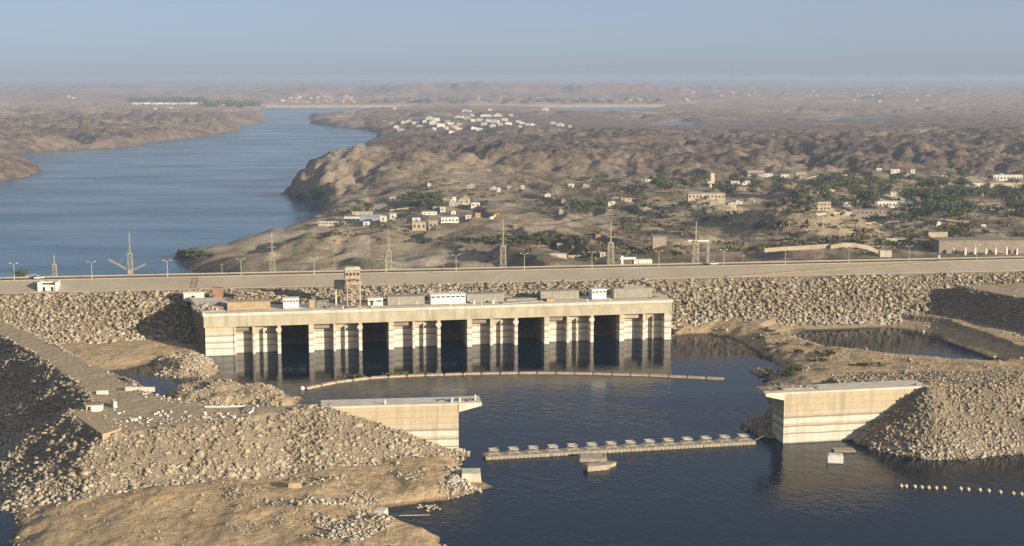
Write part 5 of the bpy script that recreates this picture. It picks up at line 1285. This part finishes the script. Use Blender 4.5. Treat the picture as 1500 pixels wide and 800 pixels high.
def trunk_mesh(seed):
    r = np.random.default_rng(seed); mb = MB(); mb.tube((0, 0, -.8), (.15, .1, 3.2), .32, .2)
    for k in range(5):
        a = r.uniform(0, 6.28); mb.tube((.13, .08, r.uniform(2.2, 3.2)), (math.cos(a) * 2.2, math.sin(a) * 2.2, r.uniform(4.5, 6.8)), .14, .05, 5)
    return mb.mesh('trunk', M['bark'])
TRK = [trunk_mesh(60 + i) for i in range(3)]
SHR = [crown_mesh('shrub', M['leaf'], [(RNG.normal(0, .5), RNG.normal(0, .5), .7 + RNG.uniform(0, .5), .75, .8) for _ in range(5)], 150, .28, 70 + i) for i in range(3)] + \
      [crown_mesh('shrub', M['leaf_dry'], [(RNG.normal(0, .6), RNG.normal(0, .6), .6 + RNG.uniform(0, .4), .7, .8) for _ in range(5)], 150, .26, 80 + i) for i in range(2)]
def add_tree(px, py, sc, label, group, dry=False, pos=None):
    x, y, g = pos or hit(px, py)
    t = thing('tree', label, 'tree', (x, y, g - .1), RNG.uniform(0, 6.28), group); s = sc * RNG.uniform(.75, 1.25); t.scale = (s * RNG.uniform(.9, 1.2), s * RNG.uniform(.9, 1.2), s)
    link('trunk', TRK[RNG.integers(0, 3)], t); link('crown', (TR_D[RNG.integers(0, 2)] if dry else TR_L[RNG.integers(0, 4)]), t)
def add_shrub(px, py, sc, label, group, pos=None, dry=None):
    x, y, g = pos or hit(px, py); dry = RNG.random() < .4 if dry is None else dry
    o = link('shrub', SHR[RNG.integers(3, 5) if dry else RNG.integers(0, 3)], None, (x, y, g - .1), RNG.uniform(0, 6.28)); s = sc * RNG.uniform(.6, 1.4); o.scale = (s * RNG.uniform(.9, 1.5), s * RNG.uniform(.9, 1.5), s)
    tag(o, label, 'shrub', group)
def grove(x0, x1, y0, y1, n, sc, label, group, dry=0.0, shrub=False):
    for k in range(n):
        px, py = RNG.uniform(x0, x1), RNG.uniform(y0, y1)
        if shrub: add_shrub(px, py, sc, label, group)
        else: add_tree(px, py, sc, label, group, RNG.random() < dry)
grove(582, 645, 296, 309, 40, 1.2, 'dark green tree in the grove behind the riverside camp', 'grove behind the riverside camp')
grove(520, 548, 306, 313, 6, .9, 'dark tree in the small clump left of the main grove', 'clump left of the main grove')
grove(838, 884, 304, 322, 14, 1.4, 'tall dark tree in the clump on the middle plain', 'tall trees on the middle plain')
grove(765, 800, 350, 360, 7, .7, 'round dark bushy tree behind the tallest pylon', 'bushy trees behind the tallest pylon')
grove(958, 1038, 264, 284, 22, 1.35, 'tree in the green belt left of the water tower', 'green belt left of the water tower', .2)
grove(1045, 1180, 266, 292, 22, 1.2, 'tree among the sheds right of the water tower', 'trees right of the water tower', .2)
grove(1195, 1320, 262, 292, 36, 1.35, 'tree in the wide green wood below the shaded hill', 'wood below the shaded hill', .15)
grove(1325, 1420, 264, 303, 32, 1.5, 'tall dark tree in the grove right of the long white block', 'grove right of the long white block')
grove(1400, 1500, 282, 293, 18, 1.2, 'tree in the green belt at the right edge', 'green belt at the right edge', .2)
grove(1180, 1262, 300, 318, 8, 1.2, 'dark tree beside the cream two storey block', 'trees beside the cream block')
for k in range(5): add_tree(1262 + k * 3.5, 304 - (k % 2) * 3, 1.75, 'very large round tree left of the long white fronted block', 'large trees left of the white block')
grove(1342, 1420, 312, 324, 18, 1.35, 'shaded dark tree in the dense clump below the right grove', 'dense clump below the right grove')
grove(1475, 1500, 308, 322, 7, 1.1, 'dark tree at the right edge above the road', 'trees above the road at the right edge')
grove(1395, 1420, 342, 350, 5, 1.15, 'brownish round tree above the long brown warehouse', 'brownish trees above the warehouse', 1.0)
grove(845, 955, 264, 273, 16, .9, 'small tree in the thin green belt on the upper plain', 'thin belt on the upper plain', .4)
grove(1100, 1170, 300, 312, 6, .9, 'small tree on the slope of the cut hill', 'trees on the cut hill', .3)
grove(17, 30, 403, 404, 1, .1, 'x', None) if False else None
p = crest(27, 11, 20.0); add_tree(0, 0, .62, 'single round dark tree behind the crest by the leftmost lamp', None, False, (p[0], p[1], 19.5))
SG = [(700, 850, 350, 360, 60, 2.0, 'green shrub in the strip along the rim of the plain', 'shrub strip on the rim'), (590, 740, 351, 357, 30, 1.4, 'low dry shrub along the rim of the plain', 'dry shrubs on the rim'),
      (258, 310, 373, 380, 30, 2.3, 'dark bush on the dark spit by the river', 'bushes on the river spit'), (424, 476, 287, 294, 24, 2.4, 'waterside bush below the cliff', 'bushes below the cliff'), (450, 500, 308, 335, 12, 1.3, 'bush on the river slope below the camp', 'bushes below the camp'),
      (1250, 1370, 350, 362, 34, 2.0, 'bush on the terrace above the curved white wall', 'bushes above the curved wall'), (1120, 1230, 352, 360, 12, 1.2, 'bush behind the long terrace wall', 'bushes behind the terrace wall'),
      (600, 760, 280, 300, 22, 1.4, 'scattered bush on the middle plain', 'scattered bushes on the plain'), (900, 1060, 290, 345, 26, 1.4, 'scattered bush on the rough ground right of the plain', 'bushes on rough ground'), (980, 1010, 362, 376, 10, 1.5, 'dark bush left of the pylon with the beam', 'bushes by the beam pylon'),
      (780, 840, 290, 312, 16, 1.5, 'bush in the shaded trench on the plain', 'bushes in the trench'), (560, 640, 320, 350, 14, 1.1, 'bush between the camp and the rim', 'bushes below the camp houses')]
for a in SG: grove(*a, shrub=True)
def near_shrubs(pts, n, spread, sc, label, group, dry=None):
    for k in range(n):
        px, py = pts[k % len(pts)]; q = at2(px + RNG.normal(0, spread[0]), py + RNG.normal(0, spread[1]), 1.0); g = float(hres(np.array([q[0]]), np.array([q[1]]))[0][0])
        if g > .0: add_shrub(0, 0, sc, label, group, (q[0], q[1], g), dry)
near_shrubs([(1125, 515), (1140, 530), (1195, 525), (1200, 535)], 30, (12, 5), .8, 'low green shrub on the spit between the forebay and the pond', 'shrubs on the right spit')
near_shrubs([(1130, 548), (1150, 552), (1160, 546)], 26, (12, 3), .8, 'dark shrub at the tip of the right shore', 'shrubs at the tip of the right shore')
near_shrubs([(1125, 493), (1215, 498), (1225, 505)], 14, (8, 3), .7, 'small grassy shrub beside the pond', 'shrubs by the pond')
near_shrubs([(1280, 548), (1260, 550)], 10, (10, 2), .7, 'small shrub behind the right wing wall', 'shrubs behind the right wall')
near_shrubs([(410, 590), (300, 575), (265, 545)], 8, (14, 4), .45, 'small dry shrub on the left islet', 'shrubs on the left islet', True)
near_shrubs([(667, 702), (580, 640)], 3, (2, 1), .7, 'dark bush beside the pale block below the left wing wall', 'bush by the pale block')
# weeds caught on the boom
gr = [crown_mesh('weed', M['leaf_grass'], [(RNG.normal(0, .9), RNG.normal(0, .3), .3, .55, .8) for _ in range(6)], 130, .25, 90 + i) for i in range(2)]
for k, (px, py) in enumerate([(515, 553), (522, 552), (528, 551.5), (566, 550.5), (574, 549.5), (582, 549), (590, 549), (624, 548)]):
    q = at2(px, py); tag(link('water_weed', gr[k % 2], None, (q[0], q[1] + .9, .1), k), 'bright green weed tuft caught on the left part of the curved boom', 'weed', 'weed on the boom')
# far tree belts that read as one mass
def belt(label, x0, x1, y0, y1, n, sc):
    V = []; F = []; q = 0; r = np.random.default_rng(int(x0))
    for k in range(n):
        x, y, g = hit(r.uniform(x0, x1), r.uniform(y0, y1)); s = sc * r.uniform(.6, 1.4)
        for j in range(26):
            c = np.array((x, y, g + s * .8)) + r.normal(size=3) * s * np.array((.9, .9, .5)); a = r.normal(size=3); a /= np.linalg.norm(a); b = np.cross(a, r.normal(size=3)); b /= np.linalg.norm(b); l = s * .55
            V += [c - a * l, c - b * l, c + a * l, c + b * l]; F.append((q, q + 1, q + 2, q + 3)); q += 4
    tag(link('far_trees', mesh_np('far_trees', np.array(V), np.array(F), M['leaf_dry'])), label, None, None, 'stuff')
belt('dark belt of far trees behind the white row on the left bank', 192, 300, 147, 151, 130, 9)
belt('dark belt of far trees reaching down to the river head', 300, 380, 150, 157, 90, 8)
belt('far green bank beyond the old dam', 540, 970, 146, 152, 150, 6)

# low dusty scrub scattered over the plain, too fine to count
def scrub(label, boxes, per, sz):
    V = []; F = []; q = 0; r = np.random.default_rng(77)
    for (x0, x1, y0, y1, n) in boxes:
        for k in range(n):
            x, y, g = hit(r.uniform(x0, x1), r.uniform(y0, y1))
            for b in range(r.integers(1, 4)):
                c0 = np.array((x + r.normal(0, 5), y + r.normal(0, 7), 0)); c0[2] = gz(c0[0], c0[1]); s = sz * r.uniform(.5, 1.5)
                for j in range(per):
                    c = c0 + (0, 0, s * .5) + r.normal(size=3) * s * np.array((.7, .7, .35)); a = r.normal(size=3); a /= np.linalg.norm(a); d = np.cross(a, r.normal(size=3)); d /= np.linalg.norm(d); l = s * .45
                    V += [c - a * l, c - d * l, c + a * l, c + d * l]; F.append((q, q + 1, q + 2, q + 3)); q += 4
    tag(link('scrub', mesh_np('scrub', np.array(V), np.array(F), M['leaf_dry'])), label, None, None, 'stuff')
scrub('low dusty green scrub scattered between the buildings on the plain', [(600, 960, 262, 300, 90), (900, 1260, 262, 345, 170), (1240, 1500, 258, 350, 260), (480, 640, 300, 350, 50), (660, 960, 345, 375, 60), (980, 1500, 345, 372, 80)], 12, 2.0)
# more low houses, sheds and yard walls among the scrub
rr2 = random.Random(21)
KINDS_ = [('small plain house among the scrub of the right hand settlement', 'house', 'village_house', 'small houses of the right hand settlement'), ('small plain house among the bushes of the middle plain', 'house', 'village_house', 'small houses of the middle plain')]
for n_, (x0, x1, y0, y1), (lab_, cat_, nm_, grp_) in ((22, (1000, 1500, 258, 318), KINDS_[0]), (13, (590, 1000, 268, 322), KINDS_[1])):
    for i in range(n_):
        px, py = rr2.uniform(x0, x1), rr2.uniform(y0, y1); w = rr2.uniform(5, 14)
        house(px - w / 2, px + w / 2, py, rr2.uniform(2.5, 5), lab_, rr2.choice(['white', 'white2', 'cream', 'timber', 'timber', 'brown']), cat_, nm_, None, rr2.choice(['flat', 'flat', 'gable']), rr2.uniform(-.4, .4), grp_, simple_=True)
def yard_wall(pts, label):
    mb = MB()
    W = [hit(*p) for p in pts]
    for a, b in zip(W[:-1], W[1:]):
        n = max(2, int(math.dist(a[:2], b[:2]) / 12))
        for k in range(n):
            p = [a[i] + (b[i] - a[i]) * k / n for i in (0, 1)]; q = [a[i] + (b[i] - a[i]) * (k + 1) / n for i in (0, 1)]; zp, zq = gz(*p), gz(*q); t_ = .25
            mb.add([(p[0], p[1], zp - 1), (q[0], q[1], zq - 1), (q[0], q[1], zq + 1.3), (p[0], p[1], zp + 1.3), (p[0], p[1] + t_, zp - 1), (q[0], q[1] + t_, zq - 1), (q[0], q[1] + t_, zq + 1.3), (p[0], p[1] + t_, zp + 1.3)], [(0, 1, 2, 3), (5, 4, 7, 6), (3, 2, 6, 7), (0, 3, 7, 4), (2, 1, 5, 6), (1, 0, 4, 5)])
    tag(mb.build('yard_wall', M['timber']), label, 'wall')
yard_wall([(1180, 316), (1240, 313), (1300, 327), (1420, 326)], 'low pale boundary wall below the brown two storey shell')
yard_wall([(580, 303), (560, 311), (600, 306), (650, 305)], 'low stone wall around the dark grove')
yard_wall([(1100, 262), (1180, 263), (1260, 256)], 'low pale wall at the foot of the rocky hills')
yard_wall([(1400, 310), (1440, 311), (1500, 306)], 'low wall right of the dense dark clump of trees')
yard_wall([(985, 300), (1010, 306), (1060, 300)], 'low wall in front of the long cream hall')

# dry grass tufts and fine gravel on the sandy shelves
def tufts():
    V = []; F = []; q = 0; r = np.random.default_rng(99)
    P_ = np.concatenate([shelf_points(2600, L_SHELF, 0, 60, .05, 330), shelf_points(2200, R_SHORE, 0, 60, .05), shelf_points(700, ISLET_B, 0, 30, .0), shelf_points(300, L_SHELF, 0, 60, .25)])
    for p in P_:
        s = r.uniform(.2, .6)
        for j in range(7):
            c = p + (0, 0, s * .25) + r.normal(size=3) * s * np.array((.5, .5, .2)); a = r.normal(size=3) * (.4, .4, 1); a /= np.linalg.norm(a); d = np.cross(a, r.normal(size=3)); d /= np.linalg.norm(d); l = s * .5
            V += [c - a * l, c - d * l * .4, c + a * l, c + d * l * .4]; F.append((q, q + 1, q + 2, q + 3)); q += 4
    m, nt, p = new_mat('dry_grass'); rnd = nd(nt, 'ShaderNodeNewGeometry').outputs['Random Per Island']
    nt.links.new(ramp(nt, rnd, [(0, (.16, .11, .05)), (.6, (.27, .19, .09)), (1, (.17, .16, .06))]), p.inputs['Base Color']); p.inputs['Roughness'].default_value = .9
    tag(link('dry_grass', mesh_np('dry_grass', np.array(V), np.array(F), m)), 'dry brown grass tufts over the sandy shelves', None, None, 'stuff')
tufts()
G_ = np.concatenate([shelf_points(34000, L_SHELF, -.5, 60, .12, 330), shelf_points(5000, L_SHELF, -1, 3), shelf_points(3000, L_SHELF, 0, 60, -.1), shelf_points(16000, R_SHORE, -.5, 60, 0), shelf_points(5000, ISLET_A, -.5, 30, -.3), shelf_points(7000, ISLET_B, -.5, 30, -.3), shelf_points(6000, L_TOE, -.5, 40, -.1)])
rock_field('gravel', 'fine gravel and pebbles over the shelves and islets', G_, np.clip(RNG.lognormal(-1.75, .5, len(G_)), .07, .6), M['rock'])

# thin smoke drifting over the green belt at the right
def smoke():
    m = bpy.data.materials.new('smoke'); m.use_nodes = True; nt = m.node_tree
    nt.nodes.remove(nt.nodes['Principled BSDF']); v = nt.nodes.new('ShaderNodeVolumePrincipled'); v.inputs['Color'].default_value = (.70, .80, .95, 1); v.inputs['Density'].default_value = .014
    nt.links.new(v.outputs[0], nt.nodes['Material Output'].inputs['Volume'])
    x, y, g = hit(1412, 274); n = 18; prof = []
    mb = MB(); rings = 9; vs = []; fs = []
    for i in range(rings):
        u = i / (rings - 1); r = (1.2 + 6.5 * u) * math.sin(math.pi * (.08 + .86 * u)) + .4
        for k in range(n):
            a = 2 * math.pi * k / n; q = r * (1 + .25 * math.sin(3 * a + i) + .15 * math.sin(5 * a - 2 * i)); vs.append((-4 + 34 * u, q * math.cos(a) * .8, 3 + 9 * u + q * math.sin(a) * .7))
    for i in range(rings - 1): fs += [(i * n + k, i * n + (k + 1) % n, (i + 1) * n + (k + 1) % n, (i + 1) * n + k) for k in range(n)]
    fs += [tuple(reversed(range(n))), tuple(range((rings - 1) * n, rings * n))]
    mb.add(vs, fs); tag(mb.build('smoke', m, None, loc=(x, y, g)), 'thin bluish smoke drifting over the green belt at the right', None, None, 'stuff')
smoke()
